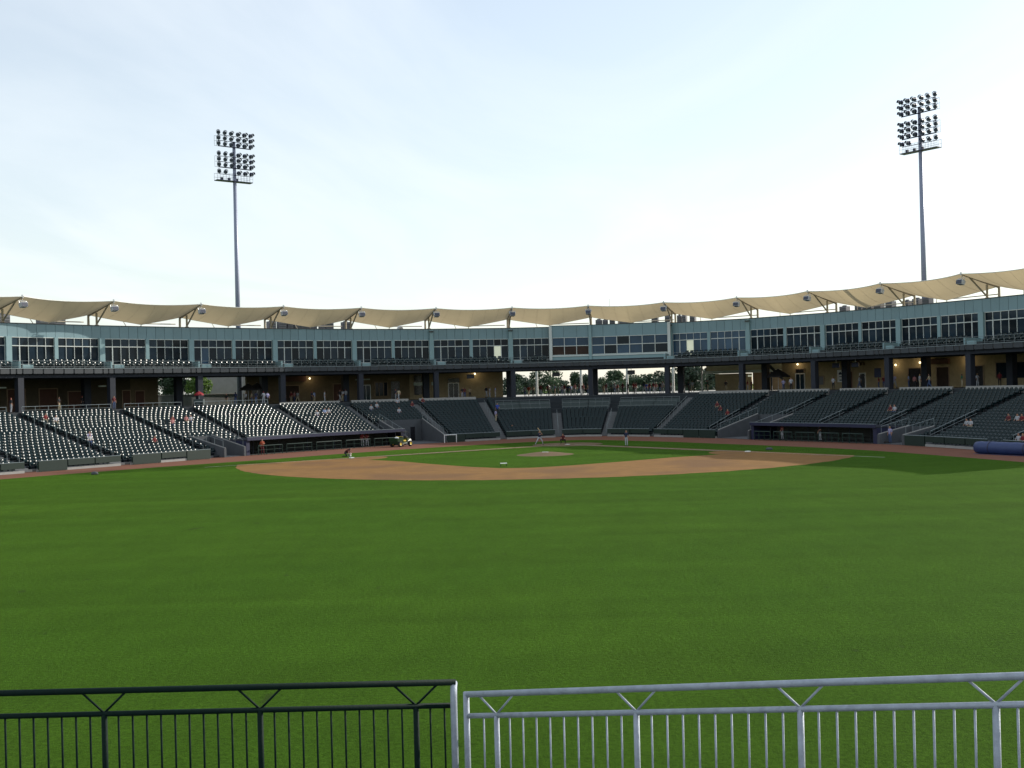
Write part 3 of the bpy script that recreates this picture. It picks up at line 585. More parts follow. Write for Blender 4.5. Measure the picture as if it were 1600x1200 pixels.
# ------------------------------------------------------------------ canopies on the roof
def canopy(k, label):
    root = thing("canopy", tuple(P(k + .5, 1, 15.4)), label, "canopy", "fabric canopies along the roof")
    g_ = MB(); na, nb = 18, 10; vs = []
    for j in range(nb + 1):
        t = j / nb
        for i in range(na + 1):
            a = i / na; c = 4 * a * (1 - a); v_ = 1 - abs(2 * a - 1)
            fo, fz = 3.6 - .9 * c, 18.1 - .22 * c
            bo, bz = -3.0 + 1.6 * v_, 16.85 - 1.16 * v_ ** .92
            o_ = fo * (1 - t) + bo * t; z = fz * (1 - t) + bz * t - .30 * math.sin(math.pi * t) * (.25 + .75 * c)
            s_ = k + .004 + a * .992; vs.append(P(s_, o_, z))
    fs = [(j * (na + 1) + i, j * (na + 1) + i + 1, (j + 1) * (na + 1) + i + 1, (j + 1) * (na + 1) + i) for j in range(nb) for i in range(na)]
    g_.add(vs, fs); g_.build("membrane", "canopy", root, smooth=True)
    MB().path(vs[:na + 1], .045, 6).build("edge_cable", "canopy_edge", root); MB().path(vs[-na - 1:], .035, 6).build("edge_cable", "canopy_edge", root)
    sm = MB(); [sm.path([vs[j * (na + 1) + i] - Vector((0, 0, .02)) for j in range(nb + 1)], .011, 4) for i in (3, 6, 9, 12, 15)]; sm.build('seams', 'mast', root)
    low = vs[nb * (na + 1) + na // 2]; MB().bar(low, P(k + .49, -1.6, 15.1), .05, 6).build("tie_down", "mast", root)
    MB().bar(P(k + .36, -1.6, 15.12), P(k + .33, -2.2, 16.2), .045, 5).build("tie_down", "mast", root)
    MB().bar(P(k + .5, -2.6, 15.9), P(k + .97, -3.6, 16.0), .07, 6).build("back_strut", "mast", root)
def canopy_mast(k, label):
    root = thing("canopy_mast", tuple(P(k, -.9, 15.12)), label, "mast", "canopy masts on the roof")
    tip = P(k, 3.45, 18.07); bt = P(k, -3.0, 16.75)
    MB().bar(P(k, -3.0, 15.12), bt, .16, 8, .14).build("rear_post", "mast", root); MB().bar(bt, tip, .15, 8, .09).build("boom", "mast", root)
    MB().bar(P(k, -.9, 15.12), P(k, -.9, 17.0), .13, 8).build("front_post", "mast", root); MB().bar(P(k, -.9, 15.6), P(k, 2.0, 17.72), .10, 8).build("strut", "mast", root)
    MB().lathe([(0, 0), (.62, 0), (.5, .18), (.2, .42), (0, .42)], 8, P(k, -.9, 15.12)).build("base_shoe", "mast", root)
    MB().bar(tip - Vector((0, 0, .12)), tip + Vector((0, 0, .22)), .12, 8).build("tip_cap", "speaker_white", root)
def speaker(k, label):
    q = P(k, 3.55, 17.15); root = thing("loudspeaker", tuple(q), label, "loudspeaker", "loudspeakers hung from canopy tips"); root.rotation_euler = (R(-18), 0, face_rz(k))
    c_ = MB(); c_.hexa([(-.36, -.30, -.28), (.36, -.30, -.28), (.30, .36, -.22), (-.30, .36, -.22)], [(-.42, -.32, .26), (.42, -.32, .26), (.34, .38, .26), (-.34, .38, .26)])
    linked("cabinet", c_.mesh("cabinet", ["speaker_white"]), (0, 0, 0), 0, root); linked("grille", MB().box(-.36, .36, -.345, -.325, -.25, .2).mesh("grille", ["speaker_grille"]), (0, 0, 0), 0, root)
    b_ = MB(); b_.bar((-.42, 0, .1), (-.42, 0, .5), .03, 5); b_.bar((.42, 0, .1), (.42, 0, .5), .03, 5); b_.bar((-.42, 0, .5), (.42, 0, .5), .03, 5); b_.bar((0, 0, .5), (0, .1, .95), .05, 6); linked("yoke", b_.mesh("yoke", ["steel"]), (0, 0, 0), 0, root)
for k in range(-2, 15): canopy(k, f"cream fabric canopy over the roof, {nth(k + 2)} from the left frame edge" if 0 <= k + 1 <= 13 else f"cream fabric canopy out past the {'left' if k < 0 else 'right'} frame edge, {nth(abs(k) if k < 0 else k - 12)} out")
for k in range(-2, 16):
    lab = f"canopy mast with boom and strut on roof, {nth(k + 1)} from left" if 0 <= k <= 13 else f"canopy mast beyond the {'left' if k < 0 else 'right'} frame edge, {nth(abs(k) if k < 0 else k - 13)} out"
    canopy_mast(k, lab)
    if k >= 1: speaker(k, f"white boxed loudspeaker under canopy tip, {nth(k)} from the left" if k <= 12 else f"white boxed loudspeaker past the right frame edge, {nth(k - 12)} out")
    elif k == 0: speaker(0, "small pale loudspeaker under the canopy tip at left frame edge")
# rooftop plant
HV = [(4, 495, 9, 5), (66, 500, 7, 4), (78, 500, 6, 4), (92, 499, 8, 6), (424, 505, 6, 5), (440, 504, 6, 6), (452, 505, 4, 5), (466, 504, 7, 6), (478, 506, 5, 5), (488, 504, 6, 5), (503, 505, 4, 5), (514, 505, 6, 6), (540, 506, 6, 4), (936, 504, 5, 4), (946, 504, 4, 4), (957, 503, 4, 4), (978, 503, 12, 4), (1024, 500, 5, 6), (1044, 498, 4, 6), (1062, 498, 3, 5), (1070, 498, 3, 6), (1083, 498, 4, 4), (1320, 484, 6, 5), (1344, 481, 6, 7), (1358, 480, 8, 6), (1374, 478, 6, 5), (1392, 477, 6, 6), (1418, 475, 5, 5), (1434, 473, 6, 6), (1450, 472, 6, 6)]
hcnt = {}
for x, y, w, h in HV:
    s_ = s_at(x, -7, 15.6); q = P(s_, -7, 15.12); pxm = q.y / FPX; wm = w * pxm; ht = max(.5, (CAMH + (608 - .0257 * (x - 800) - (y - h)) * pxm) - 15.12); ht = min(ht, 1.7)
    z_ = "left" if x < 120 else "left-centre" if x < 600 else "press box" if x < 1000 else "right-centre" if x < 1200 else "right"; hcnt[z_] = hcnt.get(z_, 0) + 1
    t_ = thing("rooftop_unit", tuple(q), f"dark rooftop air unit, {nth(hcnt[z_])} from left in the {z_} roof group", "air unit", "rooftop air units", face_rz(s_))
    c_ = MB(); c_.box(-wm, wm, -.5, .5, .1, ht); linked("casing", c_.mesh("casing", ["hvac"]), (0, 0, 0), 0, t_); c_ = MB()
    for j in range(4): c_.box(-wm * .85, wm * .85, -.53, -.501, .2 + (ht - .35) * j / 4, .2 + (ht - .35) * (j + .55) / 4)
    linked("louvre", c_.mesh("louvre", ["cap_dark"]), (0, 0, 0), 0, t_); linked("fan_hood", MB().lathe([(0, ht), (wm * .6, ht), (wm * .6, ht + .12), (wm * .45, ht + .16), (0, ht + .16)], 10).mesh("fan_hood", ["hvac"]), (0, 0, 0), 0, t_)
    linked("base", MB().box(-wm * .9, wm * .9, -.45, .45, 0, .1).mesh("base", ["cap_dark"]), (0, 0, 0), 0, t_)
s_ = s_at(625, -2.2, 15.5); q = P(s_, -2.2, 15.12); t_ = thing("roof_vent", tuple(q), "rounded grey mushroom vent on the roof edge left of centre", "vent")
linked("hood", MB().lathe([(.75, 0), (.8, .25), (.45, .3), (.45, .55), (.25, .8), (0, .85)], 14).mesh("hood", ["speaker_white"], True), (0, 0, 0), 0, t_)
q = at_y(953, 500, 172); tag(MB().bar((q.x, q.y, 15), at_y(952.5, 467, 172), .05, 5, .02).build("antenna", "steel"), "thin antenna rising above canopies right of centre", "antenna")
# ------------------------------------------------------------------ field wall, dugouts, ramps, aisle rails
def wall_sec(a, b, label, solid=()):
    t_ = thing("field_wall", tuple(P((a + b) / 2, dW((a + b) / 2), 0)), label, "wall", "low wall round the field")
    n_ = max(2, int((b - a) * mlen((a + b) / 2, dW((a + b) / 2)) / 2.3)); top = MB(); kb = MB()
    for j in range(n_):
        c, e = a + (b - a) * j / n_, a + (b - a) * (j + 1) / n_; oa, ob = dW(c), dW(e); gp = .02 * (e - c)
        pan = lambda z0, z1, d0, d1, c=c, e=e: [[P(c + gp, dW(c) + d0, z) , P(e - gp, dW(e) + d0, z), P(e - gp, dW(e) + d1, z), P(c + gp, dW(c) + d1, z)] for z in (z0, z1)]
        so = any(x0 <= (c + e) / 2 <= x1 for x0, x1 in solid)
        MB().hexa(*pan(.03 if so else .42, .97, -.09, .06)).build("pad", "pad_green", t_)
        kb.hexa(*[[P(c, oa - .3, z), P(e, ob - .3, z), P(e, ob - .02, z), P(c, oa - .02, z)] for z in (-.05, .22)])
        top.bar(P(c, oa - .02, 1.0), P(e, ob - .02, 1.0), .032, 6)
        for cc in (c, (c + e) / 2): MB().bar(P(cc, dW(cc) - .05, 0), P(cc, dW(cc) - .05, 1.0), .03, 5).build("post", "rail_green", t_)
    top.build("top_rail", "rail_grey", t_); kb.build("kerb", "concrete_pale", t_)
wall_sec(-3, -1.3, "low green padded wall before the seats past the left frame edge"); wall_sec(-1.18, -.36, "low green padded wall in front of the left-edge seats", ((-1.18, -.95),)); wall_sec(-.24, .77, "low green padded wall in front of second left seating block", ((-.24, -.05), (.6, .77)))
wall_sec(4.44, 5.44, "low green padded wall right of the first ramp", ((4.44, 4.62),)); wall_sec(5.56, 6.47, "low green padded wall left of home plate aisle"); wall_sec(6.59, 7.34, "low green padded wall straight behind home plate"); wall_sec(7.46, 8.44, "low green padded wall behind the standing coach"); wall_sec(8.56, 10.08, "low green padded wall left of the third base ramp", ((9.5, 9.9),))
wall_sec(12.88, 13.9, "low green padded wall left of the blue tarp roll", ((12.88, 13.05),)); wall_sec(14.08, 15.9, "low green padded wall behind the blue tarp roll")
def dugout(s0, s1, label):
    r0 = 4; t_ = thing("dugout", tuple(P((s0 + s1) / 2, dW((s0 + s1) / 2), 0)), label, "dugout", "team dugouts")
    ks = [s0] + [k * .5 for k in range(math.ceil(s0 * 2 + 1e-6), math.floor(s1 * 2 - 1e-6) + 1)] + [s1]; f_, rf, bw_, fl, bn, tr, cop = MB(), MB(), MB(), MB(), MB(), MB(), MB()
    for c, e in zip(ks[:-1], ks[1:]):
        F = lambda s, d, z: P(s, dW(s) + d, z); B = lambda s, d, z: P(s, row_o(s, r0) + d, z)
        rf.hexa([F(c, -.25, 1.66), F(e, -.25, 1.66), B(e, .02, 1.5), B(c, .02, 1.5)], [F(c, -.25, 1.93), F(e, -.25, 1.93), B(e, .02, 1.62), B(c, .02, 1.62)])
        f_.hexa([F(c, -.248, 1.6), F(e, -.248, 1.6), F(e, -.16, 1.6), F(c, -.16, 1.6)], [F(c, -.248, 1.945), F(e, -.248, 1.945), F(e, -.16, 1.945), F(c, -.16, 1.945)])
        cop.bar(F(c, -.2, 1.97), F(e, -.2, 1.97), .03, 5)
        bw_.hexa([B(c, .05, -.7), B(e, .05, -.7), B(e, .3, -.7), B(c, .3, -.7)], [B(c, .05, 1.55), B(e, .05, 1.55), B(e, .3, 1.55), B(c, .3, 1.55)])
        fl.hexa([F(c, -.5, .006), F(e, -.5, .006), B(e, .3, .006), B(c, .3, .006)], [F(c, -.5, .03), F(e, -.5, .03), B(e, .3, .03), B(c, .3, .03)])
        bn.hexa([B(c, .5, .45), B(e, .5, .45), B(e, .95, .45), B(c, .95, .45)], [B(c, .5, .52), B(e, .5, .52), B(e, .95, .52), B(c, .95, .52)]); bn.hexa([B(c, .45, .52), B(e, .45, .52), B(e, .5, .52), B(c, .5, .52)], [B(c, .42, .95), B(e, .42, .95), B(e, .47, .95), B(c, .47, .95)])
    rf.build("roof", "dugout_roof", t_); f_.build("fascia", "dugout_blue", t_); cop.build("coping", "rail_grey", t_); bw_.build("back_wall", "dugout_dark", t_); fl.build("floor", "dugout_dark", t_); bn.build("bench", "dugout_dark", t_)
    for c, e in ((s0, s0 + .05), (s1 - .05, s1)): MB().hexa([P(c, dW(c) - .4, 0), P(e, dW(e) - .4, 0), P(e, row_o(e, r0) + .3, 0), P(c, row_o(c, r0) + .3, 0)], [P(c, dW(c) - .4, 1.6), P(e, dW(e) - .4, 1.6), P(e, row_o(e, r0) + .3, 1.5), P(c, row_o(c, r0) + .3, 1.5)]).build("end_wall", "dugout_blue", t_)
    n_ = 5
    for j in range(n_):                 # railing panels with gaps for the steps
        c, e = s0 + .1 + (s1 - s0 - .2) * (j + .08) / n_, s0 + .1 + (s1 - s0 - .2) * (j + .92) / n_
        MB().bar(P(c, dW(c) + .15, .98), P(e, dW(e) + .15, .98), .05, 6).build("rail", "rail_green", t_)
        MB().bar(P(c, dW(c) + .15, .55), P(e, dW(e) + .15, .55), .02, 5).build("rail", "rail_green", t_)
        for q in range(4): cc = c + (e - c) * q / 3; MB().bar(P(cc, dW(cc) + .15, .0), P(cc, dW(cc) + .15, .98), .04, 5).build("post", "rail_green", t_)
    for j in range(6): cc = s0 + .2 + (s1 - s0 - .4) * j / 5; MB().bar(P(cc, dW(cc) - 1.8, .02), P(cc, dW(cc) - 1.8, 1.62), .07, 8).build("roof_post", "column", t_)
dugout(*DUG[0], "first base dugout with grey roof and blue front edge, behind kneeling groundskeeper"); dugout(*DUG[1], "third base dugout with blue roof edge and dark rail, on shaded right side")
# ramp walls beside the dugouts
def ramp(s0, s1, rows, label):
    t_ = thing("ramp_walls", tuple(P((s0 + s1) / 2, dW(s0), 0)), label, "ramp wall", "concrete ramps beside the dugouts")
    zb = Z0 + RISE * rows
    for c, w in ((s0, .03), (s1 - .03, .03)):
        MB().hexa([P(c, dW(c) - .2, -.1), P(c + w, dW(c + w) - .2, -.1), P(c + w, row_o(c, rows), -.1), P(c, row_o(c, rows), -.1)], [P(c, dW(c) - .2, .95), P(c + w, dW(c + w) - .2, .95), P(c + w, row_o(c, rows), zb + .5), P(c, row_o(c, rows), zb + .5)]).build("side_wall", "concrete", t_)
        MB().bar(P(c + w / 2, dW(c) - .2, 1.0), P(c + w / 2, row_o(c, rows), zb + .55), .05, 5).build("coping", "concrete_pale", t_)
        MB().bar(P(c + w / 2, dW(c) - .6, 1.75), P(c + w / 2, row_o(c, rows), zb + 1.3), .025, 5).build("handrail", "rail_grey", t_)
        for q in range(5): oo = dW(c) - .6 + (row_o(c, rows) - dW(c) + .6) * q / 4; zz = 1.0 + (zb - .45) * q / 4; MB().bar(P(c + w / 2, oo, zz - .1), P(c + w / 2, oo, zz + .75), .022, 4).build("post", "rail_grey", t_)
    MB().hexa([P(s0 + .03, row_o(s0, rows) + .02, -.1), P(s1 - .03, row_o(s1, rows) + .02, -.1), P(s1 - .03, row_o(s1, rows) - .3, -.1), P(s0 + .03, row_o(s0, rows) - .3, -.1)], [P(s0 + .03, row_o(s0, rows) + .02, zb + .45), P(s1 - .03, row_o(s1, rows) + .02, zb + .45), P(s1 - .03, row_o(s1, rows) - .3, zb + .45), P(s0 + .03, row_o(s0, rows) - .3, zb + .45)]).build("head_wall", "concrete", t_)
    mo_ = MB(); a, b = s0 + (s1 - s0) * .2, s0 + (s1 - s0) * .8; mo_.hexa([P(a, row_o(a, rows) + .06, 0), P(b, row_o(b, rows) + .06, 0), P(b, row_o(b, rows) + .022, 0), P(a, row_o(a, rows) + .022, 0)], [P(a, row_o(a, rows) + .06, zb - .5), P(b, row_o(b, rows) + .06, zb - .5), P(b, row_o(b, rows) + .022, zb - .5), P(a, row_o(a, rows) + .022, zb - .5)]); mo_.build("doorway", "screen_black", t_)
    MB().hexa([P(s0, dW(s0) - .4, .006), P(s1, dW(s1) - .4, .006), P(s1, row_o(s1, rows), .006), P(s0, row_o(s0, rows), .006)], [P(s0, dW(s0) - .4, .05), P(s1, dW(s1) - .4, .05), P(s1, row_o(s1, rows), .05), P(s0, row_o(s0, rows), .05)]).build("floor", "concrete", t_)
ramp(.98, 1.30, 6, "sloped concrete pit left of the first base dugout"); ramp(3.74, 4.42, 9, "wide concrete ramp right of the first base dugout"); ramp(10.10, 10.73, 8, "concrete ramp left of the third base dugout"); ramp(12.54, 12.86, 4, "small concrete pit at right end of third base dugout")
# handrails down the aisles
for j, a in enumerate(AISLES[1:-1]):
    r0 = max(cut_row(a), 1); r1 = 9 if (a > 9) else 16
    if r1 - r0 < 3: r1 = r0 + 6
    if PREM[0] < a < PREM[1]: r1 = 10
    t_ = thing("aisle_handrail", tuple(P(a, row_o(a, r0), Z0 + RISE * r0)), f"thin grey handrail along an aisle stair, {nth(j + 1)} aisle from the left", "handrail", "handrails on the aisle stairs")
    left = a < 6
    top = MB()
    for q in range(r0, r1, 2):
        z = Z0 + RISE * q; z2 = Z0 + RISE * (q + 1.4)
        if left: top.bar(P(a, row_o(a, q), z + .85), P(a, row_o(a, q + 1.4), z2 + .85), .02, 4)
        MB().bar(P(a, row_o(a, q), z), P(a, row_o(a, q), z + .86), .022, 4).build("post", "rail_grey", t_)
    if not left: top.bar(P(a, row_o(a, r0), Z0 + RISE * r0 + .86), P(a, row_o(a, r1), Z0 + RISE * r1 + .86), .03, 5); top.bar(P(a, row_o(a, r0), Z0 + RISE * r0 + .5), P(a, row_o(a, r1), Z0 + RISE * r1 + .5), .02, 4)
    top.build("rail", "rail_grey", t_)

# ------------------------------------------------------------------ seats
def seat_mesh(open_=False):
    g_ = MB(); nc = 8; prof = [(.235, .44), (.243, .56), (.255, .655), (.268, .71), (.290, .775), (.304, .812), (.328, .84), (.352, .83), (.368, .79), (.35, .70)]
    vs = []; hw = .235
    for y, z in prof:
        for i in range(nc + 1):
            u = i / nc * 2 - 1; au = abs(u); wing = hw * (.56 * au * au / 2 + .085 * au) if au > .12 else hw * (.56 * .0072 + .085 * .12 * (.5 + .5 * (au / .12) ** 2))
            zz = z - (.03 * u ** 4 if z > .7 else 0); vs.append((u * hw, y - wing + .05, zz))
    fs = [(j * (nc + 1) + i, j * (nc + 1) + i + 1, (j + 1) * (nc + 1) + i + 1, (j + 1) * (nc + 1) + i) for j in range(len(prof) - 1) for i in range(nc)]
    g_.add(vs, fs); pr = [(.07, .36), (.03, .42), (.04, .52), (.10, .59), (.16, .60)] if not open_ else [(.16, .46), (0, .47), (-.14, .45), (-.2, .42), (-.18, .38)]
    nc = 4; vs = [((i / nc * 2 - 1) * .215, y + .05 * (i / nc * 2 - 1) ** 2, z) for y, z in pr for i in range(nc + 1)]
    g_.add(vs, [(j * 5 + i, j * 5 + i + 1, (j + 1) * 5 + i + 1, (j + 1) * 5 + i) for j in range(len(pr) - 1) for i in range(nc)])
    g_.box(-.265, -.235, .08, .3, 0, .60); g_.v += []; return g_
SG = seat_mesh(); SEAT = SG.mesh("stadium_seat", ["seat"], True); SEATO = seat_mesh(True).mesh("stadium_seat_open", ["seat"], True)
seats = []                              # (x, y, z, rz, row, section, index, px, py)
for sec in range(len(AISLES) - 1):
    a0, a1 = AISLES[sec], AISLES[sec + 1]
    for i in range(NROW):
        mid_o = row_o((a0 + a1) / 2, i) - tread(0) * .45; idx = 0
        L = sum((P(a0 + (a1 - a0) * (q + 1) / 8, row_o(a0 + (a1 - a0) * (q + 1) / 8, i) - .4, 0) - P(a0 + (a1 - a0) * q / 8, row_o(a0 + (a1 - a0) * q / 8, i) - .4, 0)).length for q in range(8))
        n_ = int((L - 1.5) / .53); s_ = a0 + .75 / L * (a1 - a0)
        for q in range(n_):
            s = a0 + (a1 - a0) * (.75 + (q + .5) * (L - 1.5) / n_) / L; idx += 1
            cr_ = cut_row(s)
            if i < cr_: continue
            if PREM[0] <= s <= PREM[1] and i >= PREM[2]: continue
            if i == 0 and cut_row(s) == 0 and False: continue
            p = P(s, row_o(s, i) - tread(s) * .5, Z0 + RISE * i); px, py = project((p.x, p.y, p.z + .8))
            seats.append((p.x, p.y, p.z, face_rz(s), i, sec, idx, px, py))
# people sitting in the stands (photo pixel of the head, shirt, trousers)
SIT = [(72, 653, "red"), (89, 657, "white"), (137, 684, "lavender"), (144, 684, "white"), (240, 690, "red"), (269, 655, "red"), (271, 661, "pink"), (290, 655, "pink"), (300, 655, "white"), (493, 647, "white"), (508, 645, "paleblue"), (512, 646, "white"), (580, 637, "grey"), (587, 634, "grey"), (622, 630, "white"), (626, 642, "white"), (650, 629, "maroon"), (657, 631, "maroon"), (1120, 633, "maroon"), (1126, 640, "maroon"), (1135, 647, "red"), (1390, 640, "maroon"), (1398, 641, "white"), (1508, 664, "grey"), (1518, 664, "white"), (1577, 655, "maroon"), (1586, 655, "white"), (1597, 654, "red"), (1589, 687, "white"), (1594, 688, "red")]
taken = {}; 
for px, py, c in SIT:
    b = min((k for k in range(len(seats)) if k not in taken), key=lambda k: (seats[k][7] - px) ** 2 + (seats[k][8] - py) ** 2); taken[b] = c
vis = sorted((k for k in range(len(seats)) if -5 < seats[k][7] < 1605 and k not in taken), key=lambda k: seats[k][1] ** 2 + seats[k][0] ** 2)
single = set(vis[:300 - len(taken)]) | set(taken)
SECN = {1: "far left block", 2: "second block from left", 3: "block left of first base dugout", 16: "block right of third base dugout", 17: "far right block", 15: "block over the third base dugout"}
for k in sorted(single):
    x, y, z, rz, i, sec, idx, px, py = seats[k]
    o = linked("stadium_seat", SEATO if k in taken else SEAT, (x, y, z), rz)
    tag(o, f"green stadium seat, {nth(i + 1)} row up, {nth(idx)} from left, {SECN.get(sec, nth(sec) + ' block from left')}", "seat", "stadium seats in the lower bowl")
base = np.array(SG.v); fb = [np.array(f) for f in SG.f]; quad = np.array(SG.f); rest = [k for k in range(len(seats)) if k not in single]
arr = np.array([seats[k][:4] for k in rest]); c_, s_n = np.cos(arr[:, 3]), np.sin(arr[:, 3])
vx = base[None, :, 0] * c_[:, None] - base[None, :, 1] * s_n[:, None] + arr[:, 0:1]; vy = base[None, :, 0] * s_n[:, None] + base[None, :, 1] * c_[:, None] + arr[:, 1:2]; vz = base[None, :, 2] + arr[:, 2:3]
V = np.stack([vx, vy, vz], 2).reshape(-1, 3); Q = (quad[None] + (np.arange(len(rest)) * len(base))[:, None, None]).reshape(-1, 4)
me = bpy.data.meshes.new("seat_rows"); me.vertices.add(len(V)); me.vertices.foreach_set("co", V.ravel().astype(np.float32)); me.loops.add(Q.size); me.loops.foreach_set("vertex_index", Q.ravel().astype(np.int32))
me.polygons.add(len(Q)); me.polygons.foreach_set("loop_start", (np.arange(len(Q)) * 4).astype(np.int32)); me.polygons.foreach_set("loop_total", np.full(len(Q), 4, np.int32)); me.update(calc_edges=True); me.validate()
me.polygons.foreach_set("use_smooth", np.ones(len(Q), bool)); me.materials.append(M["seat"]); o = bpy.data.objects.new("seat_rows", me); COL.objects.link(o); tag(o, "rows of dark green stadium seats filling the lower bowl", "seats", kind="stuff")
# suite balcony seats
for k in range(-1, 14):
    for row, (o_, z_, n_, a_) in enumerate(((2.35, ZF, 13, .14), (.95, ZF + .34, 11, .20))):
        for q in range(n_):
            s = k + a_ + (1 - a_ - .06 - (.06 if row else 0)) * (q + .5) / n_
            if PB0 - .05 < s < PB1 + .02: continue
            p = P(s, o_, z_); x = project(p)[0]
            if not -4 < x < 1604: continue
            tag(linked("balcony_seat", SEAT, tuple(p), face_rz(s)), f"dark green balcony seat, {'back' if row else 'front'} row, {nth(q + 1)} from left, {nth(k + 2)} bay", "seat", "seats on the suite balcony")

# ------------------------------------------------------------------ floodlight towers
LAMP = MB().lathe([(0, .22), (.10, .21), (.2, .12), (.27, -.06), (.29, -.2), (.27, -.2)], 12).xf(Matrix.Rotation(R(105), 4, 'X')); LAMP.add([(.29 * math.cos(a), -.20 - .26 * (1 if t else 0), .29 * math.sin(a) + (.03 if t else 0)) for t in (0, 1) for a in [math.pi * q / 6 for q in range(7)]], [(q, q + 1, 8 + q, 7 + q) for q in range(6)])
LAMP.xf(Matrix.Scale(1.02, 4)); LAMPM = LAMP.mesh("floodlight", ["lamp_dark"], True); LENS = MB().lathe([(0, 0), (.26, 0)], 12).xf(Matrix.Translation((0, -.19, -.05)) @ Matrix.Rotation(R(105), 4, 'X')).mesh("lens", ["lamp_glass"])
def tower(px, Y, ytop, label, flip, miss):
    q = at_y(px[0], 450, Y); H_ = at_y(px[1], ytop, Y).z; root = thing("light_tower", (q.x, q.y, 5.0), label, "light tower", "floodlight towers")
    d = Vector((MOUND.x - q.x, MOUND.y - q.y)).normalized(); rz = math.atan2(d.x, -d.y); root.rotation_euler.z = rz; H_ -= 5.0
    linked("pole", MB().bar((0, .25, 0), (0, .25, H_ - 1.2), .42, 14, .22).mesh("pole", ["pole"], True), (0, 0, 0), 0, root)
    w = 2.45; tiers = [(H_ - .1, 6), (H_ - .9, 6), (H_ - 1.7, 6), (H_ - 3.15, 6), (H_ - 3.95, 6), (H_ - 4.75, 6), (H_ - 5.75, 5)]
    for t, (z, n_) in enumerate(tiers):
        linked("crossarm", MB().bar((-w - .1, 0, z - .32), (w + .1, 0, z - .32), .05 if t not in (2, 5) else .09, 6).mesh("crossarm", ["lamp_dark"]), (0, 0, 0), 0, root)
        for i in range(6):
            if (t, i) in miss: continue
            x = -w + 2 * w * i / 5 + (.05 if i > 2 else -.05); l_ = linked("floodlight", LAMPM, (x, -.12, z), R(-28 + 11 * i if flip else 28 - 11 * (5 - i)) * .9, root); linked("lens", LENS, (0, 0, 0), 0, l_)
    for z0, z1 in ((H_ - 2.02, H_ - .6), (H_ - 5.07, H_ - 3.5)):
        c_ = MB()
        sx = -1 if flip else 1
        for x in (w + .25, w + .6): c_.bar((sx * x, .1, z0), (sx * x, .1, z1), .025, 4)
        for z in (z0, (z0 + z1) / 2, z1): c_.bar((sx * (w - .4), .1, z), (sx * (w + .6), .1, z), .022, 4)
        linked("end_frame", c_.mesh("end_frame", ["steel"]), (0, 0, 0), 0, root)
    c_ = MB(); zb = H_ - 7.0; c_.box(-w - .4, w + .2, -.2, .9, zb, zb + .1); 
    for i in range(13): x = -w - .4 + (2 * w + .6) * i / 12; c_.bar((x, .88, zb), (x, .88, zb + 1.1), .02, 4); c_.bar((x, -.18, zb), (x, -.18, zb + 1.1), .015, 4)
    for z in (.55, 1.1): c_.bar((-w - .4, .88, zb + z), (w + .2, .88, zb + z), .02, 4); c_.bar((-w - .4, -.18, zb + z), (w + .2, -.18, zb + z), .015, 4)
    linked("platform", c_.mesh("platform", ["lamp_dark"]), (0, 0, 0), 0, root)
    for x in (-w + .3, -w + 1.4, 0.1): linked("ballast_box", MB().box(x, x + .35, .1, .4, zb + .1, zb + .5).mesh("ballast_box", ["lamp_dark"]), (0, 0, 0), 0, root)
tower((372, 364.5), 163, 209, "tall grey floodlight tower with stacked lamps behind the left canopies", True, {(6, 2)})
tower((1442.5, 1432), 148, 153, "tall grey floodlight tower with stacked lamps behind the right canopies", False, {(6, 2)})

# ------------------------------------------------------------------ near fences and the walkway they stand on
wk = MB(); edge = [(-14, 9.25, 2.9), (-1.2, 9.25, 2.9), (-.62, 9.35, 2.86), (-.5, 9.95, 2.72), (-.14, 9.72, 2.74), (3.2, 7.6, 3.30), (7.5, 4.85, 3.75), (14, 1.5, 3.9)]
n_ = len(edge); wk.add([(x, y, z) for x, y, z in edge] + [(x * 1.05, -8, z) for x, y, z in edge] + [(x, y, -.1) for x, y, z in edge], [(i, i + 1, n_ + i + 1, n_ + i) for i in range(n_ - 1)] + [(2 * n_ + i, 2 * n_ + i + 1, i + 1, i) for i in range(n_ - 1)]); tag(wk.build("walkway", "concrete"), kind="structure")
def fence(name, pts, label, material, posts, endpost, r, npick, seed):
    A, B = pts; A, B = Vector(A), Vector(B); root = thing(name, (A.x, A.y, A.z - 1.07), label, "fence"); L = (B - A).length
    at = lambda t, dz: A.lerp(B, t) + Vector((0, 0, dz))
    MB().bar(at(0, 0), at(1, 0), r, 12).build("top_rail", material, root, True); MB().bar(at(0, -.187), at(1, -.187), r * .86, 10).build("mid_rail", material, root, True); MB().bar(at(0, -.97), at(1, -.97), r * .8, 8).build("bottom_rail", material, root, True)
    for i, t in enumerate(posts):
        MB().bar(at(t, -.187), at(t, -1.07), r * .92, 10).build("post", material, root, True)
        for sg in (-1, 1): MB().bar(at(t, -.18), at(t + sg * .17 / L, -.02), .0095, 6).build("brace", material, root, True)
    allp = [posts[0] - (posts[1] - posts[0])] + list(posts) + [posts[-1] + (posts[-1] - posts[-2])]
    for a, b in zip(allp[:-1], allp[1:]):
        for j in range(1, npick):
            t = a + (b - a) * j / npick
            if .008 < t < .992: MB().bar(at(t, -.187), at(t, -.97), .0085, 6).build("picket", material, root, True)
    return root
lx = lambda x, y, Y: at_y(x, y, Y)
A, B = lx(-420, 1093.5, 9.1), lx(712, 1066, 9.1); LL = (B - A).length
pt = lambda x: (x - (-420)) / (712 + 420)
f1 = fence("dark_fence", (A, B), "dark green picket railing crossing the lower left foreground", "fence_green", [pt(-325), pt(-81.5), pt(162), pt(405.5), pt(649)], None, .026, 11, 1)
